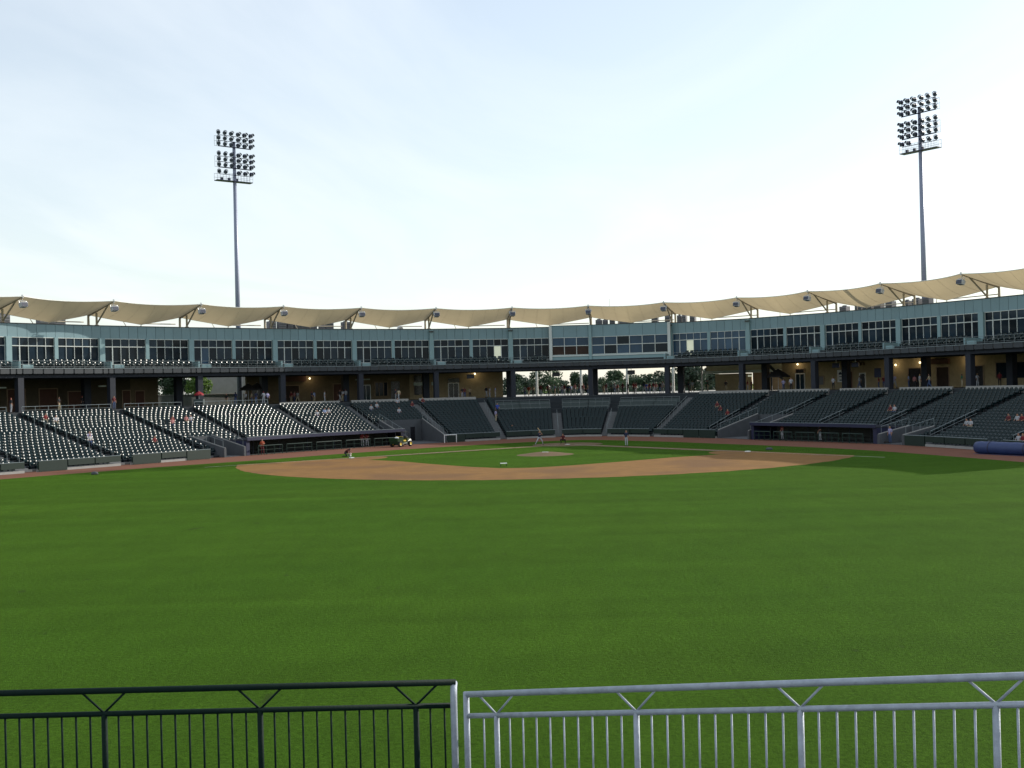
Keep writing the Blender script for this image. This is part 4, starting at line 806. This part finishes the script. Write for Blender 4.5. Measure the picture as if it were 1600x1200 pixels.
e0 = lx(708.5, 1076, 9.04); tag(MB().path([e0 + Vector((0, 0, -1.1)), e0 + Vector((0, 0, -.12)), e0 + Vector((0, .012, -.045)), e0 + Vector((0, .05, .0)), e0 + Vector((0, .12, .012))], .0275, 12).build("end_post", "galv", f1, True), "galvanised end post with rounded top")
tagp = lx(775, 1083.5, 9.6); B1 = lx(1555, 1057.5, 7.455); dd = B1 - tagp; A2 = tagp - dd * ((775 - 724) / 217 / 3); B2 = B1 + dd * .9; TT = (B2 - A2).length
tp = lambda i: ((tagp - A2).length + dd.length * i / 3) / TT
f2 = fence("galvanised_fence", (A2, B2), "galvanised silver picket railing crossing the lower right foreground", "galv", [tp(i) for i in range(0, 6) if tp(i) < 1], None, .0265, 10, 2)
MB().bar(A2 + Vector((0, 0, .02)), A2 + Vector((0, 0, -1.1)), .027, 12).build("end_post", "galv", f2, True)
# ------------------------------------------------------------------ trees
def tree(name, base, h, w, leafmat, label, nleaf, leaf, trunk_h=.3, seed=0, group=None, cat="tree"):
    rg = np.random.default_rng(seed); root = thing(name, base, label, cat, group)
    t_ = MB(); t_.bar((0, 0, -.3), (0, 0, h * .55), w * .05 + .08, 8, .05)
    for q in range(6):
        a = q * 1.05 + seed; t_.bar((0, 0, h * (.25 + .05 * q)), (math.cos(a) * w * .32, math.sin(a) * w * .32, h * (.5 + .06 * q)), .07, 5, .02)
    linked("trunk", t_.mesh("trunk", ["trunk"]), (0, 0, 0), 0, root)
    nc = 16; cl = rg.normal(size=(nc, 3)); cl /= np.linalg.norm(cl, axis=1)[:, None]; cl *= rg.uniform(.25, .8, (nc, 1)); cz = h * (trunk_h + (1 - trunk_h) / 2); hh = h * (1 - trunk_h) / 2
    cc = np.stack([cl[:, 0] * w / 2, cl[:, 1] * w / 2, cz + cl[:, 2] * hh], 1); cr_ = rg.uniform(.28, .5, nc)
    which = rg.integers(0, nc, nleaf); d = rg.normal(size=(nleaf, 3)); d /= np.linalg.norm(d, axis=1)[:, None]; rad = rg.uniform(.35, 1.05, (nleaf, 1)) ** .5
    c = cc[which] + d * rad * cr_[which][:, None] * np.array([w / 2, w / 2, hh]) * 1.05
    u = rg.normal(size=(nleaf, 3)); u /= np.linalg.norm(u, axis=1)[:, None]; v = np.cross(u, rg.normal(size=(nleaf, 3))); v /= np.linalg.norm(v, axis=1)[:, None]; sz = rg.uniform(.5, 1.2, (nleaf, 1)) * leaf
    V_ = np.stack([c - u * sz, c - v * sz * .5, c + u * sz, c + v * sz * .5], 1).reshape(-1, 3)
    me = bpy.data.meshes.new("crown"); me.from_pydata(V_.tolist(), [], [(4 * i, 4 * i + 1, 4 * i + 2, 4 * i + 3) for i in range(nleaf)]); me.materials.append(M[leafmat]); linked("crown", me, (0, 0, 0), 0, root)
TR = [(812, 585, 300, 44, "leaf_dark"), (846, 580, 310, 50, "leaf_mid"), (879, 589, 330, 26, "leaf_dark"), (901, 583, 300, 18, "leaf_mid"), (921, 580, 280, 28, "leaf_dark"), (938, 592, 330, 20, "leaf_mid"), (962, 580, 300, 40, "leaf_mid"), (986, 588, 330, 30, "leaf_dark"), (1008, 581, 310, 40, "leaf_mid"), (1034, 580, 300, 36, "leaf_dark"), (1056, 583, 320, 34, "leaf_mid"), (1078, 574, 215, 40, "leaf_dark"), (1100, 575, 225, 34, "leaf_dark")]
for j, (x, y, Y, wp, lm) in enumerate(TR):
    top = at_y(x, y, Y); zb = 3.6 if Y > 250 else 4.5; w = wp * Y / FPX * 1.25; q = at_y(x, 605, Y)
    tree("broadleaf_tree", (q.x, Y, zb), (top.z - zb) * 1.06, w * 1.1, lm, f"leafy green tree beyond the open concourse bays, {nth(j + 1)} from the left", 2600, .42, .12, j + 3, "trees beyond the open bays")
# the far wood closing the view behind them reads as one mass
n_ = 26000; rw = np.random.default_rng(11); X_ = rw.uniform(-6, 52, n_); Y_ = rw.uniform(262, 285, n_); top = 6.2 + .6 * np.sin(X_ * .55 + 1) + .6 * np.sin(X_ * 1.31) + .5 * np.sin(X_ * .23 + 2); Z_ = 3.4 + (top - 3.4) * rw.uniform(0, 1, n_) ** .75
c = np.stack([X_, Y_, Z_], 1); u = rw.normal(size=(n_, 3)); u /= np.linalg.norm(u, axis=1)[:, None]; v = np.cross(u, rw.normal(size=(n_, 3))); v /= np.linalg.norm(v, axis=1)[:, None]; sz = rw.uniform(.2, .5, (n_, 1)); V_ = np.stack([c - u * sz, c - v * sz * .6, c + u * sz, c + v * sz * .6], 1).reshape(-1, 3)
me = bpy.data.meshes.new("wood"); me.from_pydata(V_.tolist(), [], [(4 * i, 4 * i + 1, 4 * i + 2, 4 * i + 3) for i in range(n_)]); me.materials.append(M["leaf_dark"]); o = linked("wood", me, (0, 0, 0)); tag(o, "low green wood far behind the open bays", "wood", kind="stuff")
for (x, y, Y, wp, lab) in ((262, 586, 175, 36, "dark green tree behind the low block wall, left one"), (312, 586, 172, 34, "bright yellow-green tree behind the low block wall, right one"), (280, 588, 182, 40, "deep green tree behind the block wall, between two others")):
    q = at_y(x, 610, Y); tree("broadleaf_tree", (q.x, Y, 4.9), 6.6, wp * Y / FPX * 1.2, "leaf_light" if x == 312 else "leaf_mid" if x == 262 else "leaf_dark", lab, 3200, .22, .1, x, "trees behind the block wall")

# ------------------------------------------------------------------ tarp roll
T0, T1 = at_z(1527, 708.5, 0), at_z(1690, 716, 0); d = (T1 - T0); d.z = 0; L = d.length; rz = math.atan2(d.y, d.x); root = thing("tarp_roll", (T0.x, T0.y, 0), "long blue rolled field tarp lying on the track at right edge", "tarp roll", rz=rz)
g_ = MB(); rings = 24; nn = 20
for i in range(rings + 1):
    t = i / rings; rr = .52 + .012 * math.sin(i * 2.1) - (.04 if i in (0, rings) else 0)
    for k in range(nn): a = 2 * math.pi * k / nn; g_.v.append((L * t, math.cos(a) * rr, max(.02, .52 + math.sin(a) * rr * (1 + .015 * math.sin(3 * a + i)))))
g_.f = [(i * nn + k, i * nn + (k + 1) % nn, (i + 1) * nn + (k + 1) % nn, (i + 1) * nn + k) for i in range(rings) for k in range(nn)] + [tuple(range(nn - 1, -1, -1)), tuple(range(rings * nn, (rings + 1) * nn))]; g_.m = [0] * len(g_.f)
linked("roll", g_.mesh("roll", ["tarp_blue"], True), (0, 0, 0), 0, root); linked("core_tube", MB().bar((-.08, 0, .52), (L + .08, 0, .52), .13, 10).mesh("core_tube", ["stone_grey"]), (0, 0, 0), 0, root); linked("loose_edge", MB().box(.1, L - .1, -.62, -.3, .005, .02).mesh("loose_edge", ["tarp_blue"]), (0, 0, 0), 0, root)
for t in (.15, .5, .85): linked("strap", MB().lathe([(.545, -.05), (.555, 0), (.545, .05)], 20).xf(Matrix.Translation((L * t, 0, .53)) @ Matrix.Rotation(R(90), 4, 'Y')).mesh("strap", ["dugout_blue"], True), (0, 0, 0), 0, root)

# ------------------------------------------------------------------ utility vehicle by the first base dugout
v0, v1 = at_z(612, 699, 0), at_z(641, 696.5, 0); c = (v0 + v1) / 2; d = v1 - v0; root = thing("utility_vehicle", (c.x, c.y, 0.004), "small green utility vehicle with yellow wheels parked before first base dugout", "vehicle", rz=math.atan2(d.y, d.x))
b_ = MB(); b_.hexa([(-1.25, -.6, .35), (1.3, -.6, .35), (1.3, .6, .35), (-1.25, .6, .35)], [(-1.25, -.62, .6), (1.35, -.55, .6), (1.35, .55, .6), (-1.25, .62, .6)]); b_.hexa([(.6, -.55, .6), (1.35, -.5, .6), (1.35, .5, .6), (.6, .55, .6)], [(.6, -.5, 1.02), (1.2, -.42, .9), (1.2, .42, .9), (.6, .5, 1.02)])
linked("body", b_.mesh("body", ["tractor_green"]), (0, 0, 0), 0, root)
b_ = MB(); b_.box(-1.35, -.3, -.68, .68, .62, .68); b_.box(-1.35, -.3, -.68, -.62, .68, 1.05); b_.box(-1.35, -.3, .62, .68, .68, 1.05); b_.box(-1.35, -1.29, -.62, .62, .68, 1.05); b_.box(-.36, -.3, -.62, .62, .68, 1.15); linked("cargo_bed", b_.mesh("cargo_bed", ["tractor_green"]), (0, 0, 0), 0, root)
for y in (-.3, .3): b_ = MB(); b_.box(-.2, .3, y - .25, y + .25, .62, .78); b_.hexa([(-.26, y - .24, .72), (-.14, y - .24, .72), (-.14, y + .24, .72), (-.26, y + .24, .72)], [(-.34, y - .22, 1.2), (-.24, y - .22, 1.2), (-.24, y + .22, 1.2), (-.34, y + .22, 1.2)]); linked("seat", b_.mesh("seat", ["tractor_yellow"]), (0, 0, 0), 0, root)
b_ = MB(); b_.bar((.62, -.3, .95), (.42, -.3, 1.12), .025); b_.path([(.42 + .1 * math.sin(a), -.3 + .17 * math.cos(a), 1.12 + .13 * math.sin(a)) for a in [q * math.pi / 8 for q in range(17)]], .018, 6); linked("steering_wheel", b_.mesh("steering_wheel", ["rubber"]), (0, 0, 0), 0, root)
b_ = MB()
for y in (-.58, .58): b_.path([(-.3, y, .68), (-.28, y, 1.5), (-.2, y, 1.72), (.5, y, 1.72), (.72, y, 1.55), (.85, y, 1.0)], .03, 6)
b_.bar((-.2, -.58, 1.72), (-.2, .58, 1.72), .03); b_.bar((.5, -.58, 1.72), (.5, .58, 1.72), .03); linked("roll_frame", b_.mesh("roll_frame", ["rubber"]), (0, 0, 0), 0, root)
for x in (-.85, .95):
    for y in (-.62, .62):
        w_ = MB().lathe([(.18, -.13), (.30, -.13), (.34, -.08), (.34, .08), (.30, .13), (.18, .13)], 16).xf(Matrix.Rotation(R(90), 4, 'X')); w = linked("wheel", w_.mesh("tyre", ["rubber"], True), (x, y, .34), 0, root)
        linked("rim", MB().lathe([(0, -.09), (.12, -.09), (.19, -.12), (.19, .12), (.12, .09), (0, .09)], 14).xf(Matrix.Rotation(R(90), 4, 'X')).mesh("rim", ["tractor_yellow"]), (0, 0, 0), 0, w)
for y in (-.32, .32): linked("headlight", MB().box(1.33, 1.37, y - .1, y + .1, .68, .8).mesh("headlight", ["white"]), (0, 0, 0), 0, root)
for dx, dy, lab in ((-.9, -.2, "white sack in the utility vehicle bed, rear one"), (-.6, .15, "white sack in the utility vehicle bed, front one")):
    q = root.matrix_basis @ Vector((dx, dy, .69)); o = MB().lathe([(0, 0), (.24, .03), (.27, .18), (.2, .36), (.1, .46), (0, .48)], 12, (0, 0, 0), 0, 1.1, .8).build("sack", "white", org=tuple(q), smooth=True); tag(o, lab, "sack", "white sacks in the vehicle")
# small drag frame (white), bucket, bags
def low_stand(p, label):
    root = thing("low_stand", tuple(p), label, "stand"); linked("top", MB().box(-.28, .28, -.2, .2, .22, .27).mesh("top", ["white"]), (0, 0, 0), 0, root)
    for x in (-.24, .24):
        for y in (-.16, .16): linked("leg", MB().bar((x, y, 0), (x, y, .22), .025, 5).mesh("leg", ["rubber"]), (0, 0, 0), 0, root)
low_stand(at_z(787, 728.5, 0.012), "small white-topped stand on the infield grass near second base")
def bag(p, label, material, sx, sy, h):
    o = MB().lathe([(0, 0), (.9, .02), (1, .35), (.8, .8), (.35, 1), (0, 1.02)], 12).xf(Matrix.Diagonal((sx, sy, h, 1))).build("equipment_bag", material, org=tuple(p), smooth=True); return tag(o, label, "bag")
bag(at_z(148, 741.5, .004), "pale lumpy bag on the grass edge at far left", "concrete", .32, .22, .26); bag(at_z(1202, 703, 0), "small pale bag on shaded grass right of third base", "concrete", .34, .22, .24); bag(at_z(1385, 693.5, .004), "small dark bag on the track before third base dugout", "rubber", .3, .22, .28)
fr = at_z(704, 691.5, .004); root = thing("hitting_screen", tuple(fr), "white rectangular frame screen standing against wall right of the ramp", "screen"); a_ = math.atan2(.55, .83); root.rotation_euler.z = a_
b_ = MB(); b_.bar((-.85, 0, 0), (-.85, 0, .95), .045, 6); b_.bar((.85, 0, 0), (.85, 0, .95), .045, 6); b_.bar((-.9, 0, .95), (.9, 0, .95), .045, 6); linked("frame", b_.mesh("frame", ["white"]), (0, 0, 0), 0, root)
b_ = MB(); [b_.bar((-.85 + 1.7 * q / 8, 0, .02), (-.85 + 1.7 * q / 8, 0, .95), .006, 3) for q in range(1, 8)]; [b_.bar((-.85, 0, .95 * q / 5), (.85, 0, .95 * q / 5), .006, 3) for q in range(1, 5)]; linked("net", b_.mesh("net", ["rubber"]), (0, 0, 0), 0, root)

# ------------------------------------------------------------------ umbrellas
def umbrella(x, o_, top, r, material, label, cart=False):
    s = s_at(x, o_, 6.5); q = P(s, o_, ZC); root = thing("umbrella", tuple(q), label, "umbrella"); n = 8; vs = [(0, 0, top)] + [(r * f * math.cos(2 * math.pi * k / n), r * f * math.sin(2 * math.pi * k / n), top - dz) for f, dz in ((.5, .28 * r), (1, .62 * r), (1.0, .62 * r + .15)) for k in range(n)]
    fs = [(0, 1 + k, 1 + (k + 1) % n) for k in range(n)] + [(1 + j * n + k, 1 + j * n + (k + 1) % n, 1 + (j + 1) * n + (k + 1) % n, 1 + (j + 1) * n + k) for j in range(2) for k in range(n)]
    linked("canopy", MB().add(vs, fs).mesh("canopy", [material]), (0, 0, 0), 0, root); linked("pole", MB().bar((0, 0, 0), (0, 0, top + .1), .03, 6).mesh("pole", ["steel"]), (0, 0, 0), 0, root); linked("base", MB().lathe([(0, 0), (.3, 0), (.28, .08), (0, .1)], 10).mesh("base", ["rubber"]), (0, 0, 0), 0, root)
    if cart: linked("cart_box", MB().box(-.6, .6, -.4, .4, .25, .95).mesh("cart_box", ["core"]), (0, 0, 0), 0, root); [linked("wheel", MB().lathe([(0, -.04), (.25, -.04), (.25, .04), (0, .04)], 12).xf(Matrix.Rotation(R(90), 4, 'X')).mesh("wheel", ["rubber"]), (sx, -.42, .25), 0, root) for sx in (-.4, .4)]
umbrella(311, 5.0, 1.95, .62, "umb_red", "red umbrella over a dark snack cart on the left concourse", True)
umbrella(1216, -3.0, 3.1, 1.7, "umb_dark", "large dark patio umbrella under the deck right of the open bays"); umbrella(388, -4.0, 2.9, 1.3, "umb_dark", "dark patio umbrella left of the brick entrance"); umbrella(402, -5.5, 3.0, 1.3, "umb_dark", "dark patio umbrella behind another, left of brick entrance")

# ------------------------------------------------------------------ people
COLS = {"red": (.15, .011, .014), "maroon": (.11, .016, .02), "white": (.36, .37, .40), "pink": (.4, .17, .17), "lavender": (.3, .28, .44), "paleblue": (.26, .33, .5), "grey": (.33, .34, .36), "navy": (.012, .018, .05), "black": (.015, .015, .018), "orange": (.3, .05, .018), "blue": (.03, .06, .3), "green": (.03, .12, .06), "tan": (.42, .34, .22), "jeans": (.05, .08, .17), "khaki": (.36, .30, .2), "skin": (.34, .18, .12), "skin_dark": (.16, .08, .05), "hair": (.03, .02, .014), "blond": (.32, .2, .08)}
PM = {k: mat("cloth_" + k, v, .85, .12, 9) for k, v in COLS.items()}
def body(name, J, E):
    # J: joint -> (x, y, z, radius); E: (a, b, region); skin modifier grows one continuous surface
    keys = list(J); idx = {k: i for i, k in enumerate(keys)}; me = bpy.data.meshes.new(name + "_skeleton"); me.from_pydata([J[k][:3] for k in keys], [(idx[a], idx[b]) for a, b, _ in E], [])
    ob = bpy.data.objects.new(name + "_skeleton", me); COL.objects.link(ob); ob.modifiers.new("skin", 'SKIN')
    for k in keys:
        d_ = me.skin_vertices[0].data[idx[k]]; r_ = J[k][3]; d_.radius = (r_, r_) if not isinstance(r_, tuple) else r_; d_.use_root = (k == "pelvis")
    sb = ob.modifiers.new("sub", 'SUBSURF'); sb.levels = sb.render_levels = 1
    dg = bpy.context.evaluated_depsgraph_get(); nm = bpy.data.meshes.new_from_object(ob.evaluated_get(dg)); nm.name = name; bpy.data.objects.remove(ob)
    for m_ in ("skin", "red", "jeans", "black", "hair"): nm.materials.append(PM[m_])
    reg = {"skin": 0, "shirt": 1, "pants": 2, "shoe": 3, "hair": 4}; segs = [(Vector(J[a][:3]), Vector(J[b][:3]), reg[r_]) for a, b, r_ in E]; hc = Vector(J["head"][:3])
    for p in nm.polygons:
        c_ = p.center; best = 9; ri = 0
        for a, b, r_ in segs:
            ab = b - a; t = max(0, min(1, (c_ - a).dot(ab) / max(ab.length_squared, 1e-9))); dd_ = (c_ - (a + ab * t)).length
            if dd_ < best: best, ri = dd_, r_
        if ri == 0 and (c_ - hc).length < .16 and (c_.z > hc.z + .045 or c_.y > hc.y + .035): ri = 4
        p.material_index = ri; p.use_smooth = True
    return nm
def std(over={}):
    J = {"pelvis": (0, 0, .95, .135), "spine": (0, 0, 1.13, .125), "chest": (0, 0, 1.33, .14), "neck": (0, 0, 1.49, .058), "head": (0, -.02, 1.63, .098), "crown": (0, 0, 1.72, .07),
         "shl": (-.18, 0, 1.41, .065), "ell": (-.24, .03, 1.14, .045), "wrl": (-.23, -.08, .9, .033), "hal": (-.22, -.11, .81, .04), "shr": (.18, 0, 1.41, .065), "elr": (.24, .03, 1.14, .045), "wrr": (.23, -.08, .9, .033), "har": (.22, -.11, .81, .04),
         "hil": (-.09, 0, .9, .095), "knl": (-.10, -.02, .5, .065), "anl": (-.10, .03, .1, .045), "tol": (-.11, -.13, .04, .04), "hir": (.09, 0, .9, .095), "knr": (.10, -.02, .5, .065), "anr": (.10, .03, .1, .045), "tor": (.11, -.13, .04, .04)}
    for k, v in over.items(): J[k] = (*v, J[k][3])
    return J
EDG = [("pelvis", "spine", "shirt"), ("spine", "chest", "shirt"), ("chest", "neck", "shirt"), ("neck", "head", "skin"), ("head", "crown", "skin"), ("chest", "shl", "shirt"), ("shl", "ell", "shirt"), ("ell", "wrl", "skin"), ("wrl", "hal", "skin"), ("chest", "shr", "shirt"), ("shr", "elr", "shirt"), ("elr", "wrr", "skin"), ("wrr", "har", "skin"),
       ("pelvis", "hil", "pants"), ("hil", "knl", "pants"), ("knl", "anl", "pants"), ("anl", "tol", "shoe"), ("pelvis", "hir", "pants"), ("hir", "knr", "pants"), ("knr", "anr", "pants"), ("anr", "tor", "shoe")]
POSE = {"stand": std(), "lean": std({"elr": (.28, -.05, 1.18), "wrr": (.12, -.2, 1.2), "har": (.06, -.24, 1.24), "knr": (.14, -.05, .5), "anr": (.17, .0, .1), "tor": (.2, -.15, .04)}),
        "walk": std({"knl": (-.1, -.2, .52), "anl": (-.1, -.27, .12), "tol": (-.11, -.43, .08), "knr": (.1, .08, .48), "anr": (.1, .33, .15), "tor": (.1, .2, .04), "ell": (-.24, .14, 1.15), "wrl": (-.22, .14, .93), "hal": (-.22, .14, .85), "elr": (.24, -.1, 1.15), "wrr": (.2, -.26, 1.0), "har": (.2, -.33, .98)}),
        "sit": std({"pelvis": (0, .08, .56), "spine": (0, .1, .74), "chest": (0, .1, .93), "neck": (0, .08, 1.09), "head": (0, .05, 1.23), "crown": (0, .07, 1.32), "shl": (-.18, .09, 1.01), "shr": (.18, .09, 1.01), "ell": (-.24, .02, .76), "elr": (.24, .02, .76), "wrl": (-.17, -.18, .68), "wrr": (.17, -.18, .68), "hal": (-.13, -.26, .66), "har": (.13, -.26, .66), "hil": (-.09, .04, .54), "hir": (.09, .04, .54), "knl": (-.12, -.36, .54), "knr": (.12, -.36, .54), "anl": (-.12, -.36, .1), "anr": (.12, -.36, .1), "tol": (-.13, -.5, .04), "tor": (.13, -.5, .04)}),
        "crouch": std({"pelvis": (0, .12, .42), "spine": (0, .06, .6), "chest": (0, -.02, .79), "neck": (0, -.08, .94), "head": (0, -.13, 1.07), "crown": (0, -.12, 1.16), "shl": (-.18, -.03, .86), "shr": (.18, -.03, .86), "ell": (-.27, -.2, .66), "elr": (.27, -.2, .66), "wrl": (-.15, -.42, .7), "wrr": (.2, -.38, .58), "hal": (-.1, -.5, .74), "har": (.2, -.46, .52), "hil": (-.1, .1, .42), "hir": (.1, .1, .42), "knl": (-.28, -.25, .5), "knr": (.28, -.25, .5), "anl": (-.22, .06, .11), "anr": (.22, .06, .11), "tol": (-.28, -.1, .04), "tor": (.28, -.1, .04)}),
        "kneel": std({"pelvis": (0, .1, .45), "spine": (0, -.05, .58), "chest": (0, -.24, .68), "neck": (0, -.38, .74), "head": (0, -.5, .78), "crown": (0, -.57, .84), "shl": (-.18, -.26, .7), "shr": (.18, -.26, .7), "ell": (-.22, -.35, .45), "elr": (.22, -.35, .45), "wrl": (-.12, -.48, .24), "wrr": (.12, -.48, .24), "hal": (-.08, -.54, .16), "har": (.08, -.54, .16), "hil": (-.1, .08, .42), "hir": (.1, .08, .42), "knl": (-.16, -.2, .08), "knr": (.14, -.3, .44), "anl": (-.14, .25, .07), "anr": (.14, -.22, .1), "tol": (-.14, .4, .05), "tor": (.15, -.38, .04)}),
        "bat": std({"pelvis": (0, 0, .86), "spine": (.02, -.03, 1.04), "chest": (.03, -.06, 1.22), "neck": (.02, -.08, 1.37), "head": (-.02, -.11, 1.5), "crown": (-.01, -.1, 1.59), "shl": (-.15, -.12, 1.29), "shr": (.2, .02, 1.31), "ell": (-.12, -.36, 1.18), "elr": (.34, -.14, 1.2), "wrl": (.08, -.4, 1.24), "wrr": (.14, -.34, 1.3), "hal": (.13, -.38, 1.28), "har": (.16, -.36, 1.34), "hil": (-.1, 0, .82), "hir": (.1, 0, .82), "knl": (-.34, -.12, .48), "knr": (.3, -.1, .46), "anl": (-.52, .02, .1), "anr": (.44, .04, .1), "tol": (-.6, -.12, .04), "tor": (.42, -.13, .04)})}
BM = {k: body("person_" + k, v, EDG) for k, v in POSE.items()}
def person(pose, loc, rz, shirt, pants, label, hair="hair", skin="skin", shoe="black", sc=1.0, group=None):
    o = bpy.data.objects.new("person", BM[pose]); COL.objects.link(o); o.location = loc; o.rotation_euler.z = rz; o.scale = (sc, sc, sc)
    for sl, c_ in zip(o.material_slots, (skin, shirt, pants, shoe, hair)): sl.link = 'OBJECT'; sl.material = PM[c_]
    return tag(o, label, "person", group)
tocam = lambda p: math.atan2(-p[0], p[1]) * -1 if False else math.atan2(-p[0], p[1])
# on the field
p = at_z(541, 713.5, .008); person("kneel", tuple(p), R(70), "maroon", "black", "kneeling person in dark red shirt bending over at first base", "black")
p2 = at_z(546.5, 713, .008); o = MB().lathe([(0, 0), (.15, 0), (.18, .3), (.17, .32), (0, .3)], 12).build("bucket", "white", org=tuple(p2)); tag(o, "white bucket beside the kneeling person at first base", "bucket")
p = at_z(410, 710.5, .004); person("lean", tuple(p), R(35), "orange", "maroon", "person in orange-red shirt standing on the track before first base dugout", "blond", sc=.98)
p = at_z(843, 695.5, .02); bt = person("bat", tuple(p), R(20), "navy", "white", "batter in navy top and white trousers holding a bat near home plate", "black")
hnd = bt.matrix_basis @ Vector((.14, -.37, 1.30)); b2 = hnd + Vector((-.42, .1, .66)); o = MB().bar(hnd - (b2 - hnd).normalized() * .1, b2, .014, 8, .034).build("baseball_bat", "wood", org=None, smooth=True); tag(o, "wooden bat raised in the batter's hands", "bat")
p = at_z(880, 693.2, .02); person("crouch", tuple(p), R(-12), "maroon", "black", "crouching catcher in dark red behind home plate", "maroon")
p = at_z(979, 697.5, .02); person("stand", tuple(p), R(-30), "navy", "white", "coach in navy top and white trousers on the third base line", "black")
p = at_z(1391, 693, .03); person("stand", tuple(p), R(-60), "lavender", "jeans", "person in pale lavender shirt and jeans beside third base dugout rail", "blond")
for x, c_, lab in ((566, "red", "person in red shirt leaning in first base dugout, left of pair"), (573, "maroon", "person in dark red shirt in first base dugout, right of pair"), (1222, "maroon", "dark-clothed person at the left end of third base dugout"), (1281, "black", "person in black inside the third base dugout")):
    s = s_at(x, lambda s_: dW(s_) - .9, 1.2); q = P(s, dW(s) - .9, .03); person("lean", tuple(q), face_rz(s), c_, "grey", lab)
# in the seats
names = {"red": "red shirt", "white": "white shirt", "lavender": "lavender shirt", "pink": "pink shirt", "paleblue": "pale blue shirt", "grey": "grey shirt", "maroon": "dark red shirt"}; seen = {}
for k, c_ in taken.items():
    x, y, z, rz, i, sec, idx, px, py = seats[k]; person("sit", (x, y, z), rz, c_, random.choice(["jeans", "khaki", "black"]), f"seated person in {names[c_]}, {nth(i + 1)} row, {nth(idx)} seat, {SECN.get(sec, nth(sec) + ' block from left')}", random.choice(["hair", "hair", "blond", "white", "red"]), group="spectators seated in the stands")
s = 5.50; person("walk", tuple(P(5.62, row_o(5.6, 11), Z0 + RISE * 11)), face_rz(s), "blue", "black", "person in blue standing in the aisle left of home plate terrace"); person("stand", tuple(P(5.55, row_o(5.55, 8), Z0 + RISE * 8)), face_rz(s) + 2, "lavender", "khaki", "person in lavender descending aisle left of the home plate seats", sc=.92)
q = at_z(800.5, 684, .004); person("stand", (q.x, q.y, .004), R(40), "paleblue", "khaki", "person in pale shirt at the wall left of the batter")
# on the concourse
CP_ = [(17, 5, "black"), (92, 2, "black"), (128, -2, "black"), (178, 3, "maroon"), (354, 1, "black"), (368, 0, "navy"), (384, 0, "grey"), (393, -1, "tan"), (400, 1, "navy"), (418, 4, "lavender"), (412, 3, "grey"), (444, -2, "white"), (455, -3, "red"), (460, -3, "pink"), (465, -2, "grey"), (487, 0, "navy"), (491, -1, "paleblue"), (507, 1, "grey"), (531, -1, "black"), (535, -1, "white"), (540, -2, "white"), (618, 1, "navy"), (623, 2, "tan"), (722, 0, "black"), (726, 0, "maroon"), (734, -3, "tan"), (760, -2, "black"), (765, -2, "grey"), (774, 0, "paleblue"),
       (820, -8, "white"), (826, -11, "orange"), (833, -9, "tan"), (845, -6, "maroon"), (856, -10, "maroon"), (861, -7, "white"), (867, -9, "paleblue"), (872, -6, "maroon"), (878, -11, "white"), (882, -8, "red"), (887, -7, "navy"), (892, -10, "paleblue"), (898, -9, "pink"), (905, -6, "maroon"), (911, -11, "maroon"), (918, -8, "tan"), (943, -7, "tan"), (947, -10, "maroon"), (955, -5, "black"), (960, -9, "white"), (965, -11, "red"), (973, -7, "maroon"), (981, -4, "black"), (990, -8, "red"), (993, -9, "red"), (1006, -6, "navy"), (1010, -9, "blue"), (1015, -10, "red"), (1021, -7, "red"), (1025, -8, "pink"), (1031, -6, "black"), (1035, -9, "white"), (1043, -8, "maroon"), (1047, -10, "red"), (1064, -9, "white"), (1069, -7, "grey"), (1076, -8, "navy"), (1082, -10, "white"), (1104, -9, "green"), (1106, -8, "black"), (1134, -7, "black"), (1155, -9, "tan"), (1161, -8, "grey"), (1168, -10, "red"), (1174, -8, "red"), (1224, 0, "lavender"), (1236, 2, "white"), (1302, 0, "white"), (1321, -5, "white"), (1343, -2, "grey"), (1373, -3, "red"), (1381, -4, "red"), (1389, -3, "white"), (1398, -5, "lavender"), (1420, -3, "paleblue"), (1429, -2, "pink"), (1437, 0, "grey"), (1452, 1, "tan"), (1503, -1, "green"), (1520, -2, "grey"), (1527, -1, "white"), (1562, -4, "red")]
zone = lambda x: "far left concourse" if x < 230 else "left concourse by the block wall" if x < 425 else "concourse at the brick entrance" if x < 700 else "concourse by the white door" if x < 800 else "open bays behind home plate" if x < 1110 else "concourse by the pavilion" if x < 1240 else "right concourse"
cnt = {}
for j, (x, o_, c_) in enumerate(sorted(CP_)):
    s = s_at(x, o_, 6.3); q = P(s, o_, ZC); z_ = zone(x); cnt[z_] = cnt.get(z_, 0) + 1
    person(["stand", "lean", "walk", "stand"][j % 4], tuple(q), face_rz(s) + random.choice([0, .6, -1.2, 1.5, 2.6, 3.3]), c_, random.choice(["jeans", "khaki", "black", "grey", "white"]), f"person in {c_ if c_ != 'maroon' else 'dark red'} top on the {z_}, {nth(cnt[z_])} from left", random.choice(["hair", "hair", "blond", "red", "navy"]), random.choice(["skin", "skin", "skin_dark"]), sc=random.uniform(.92, 1.06), group="people on the concourse")
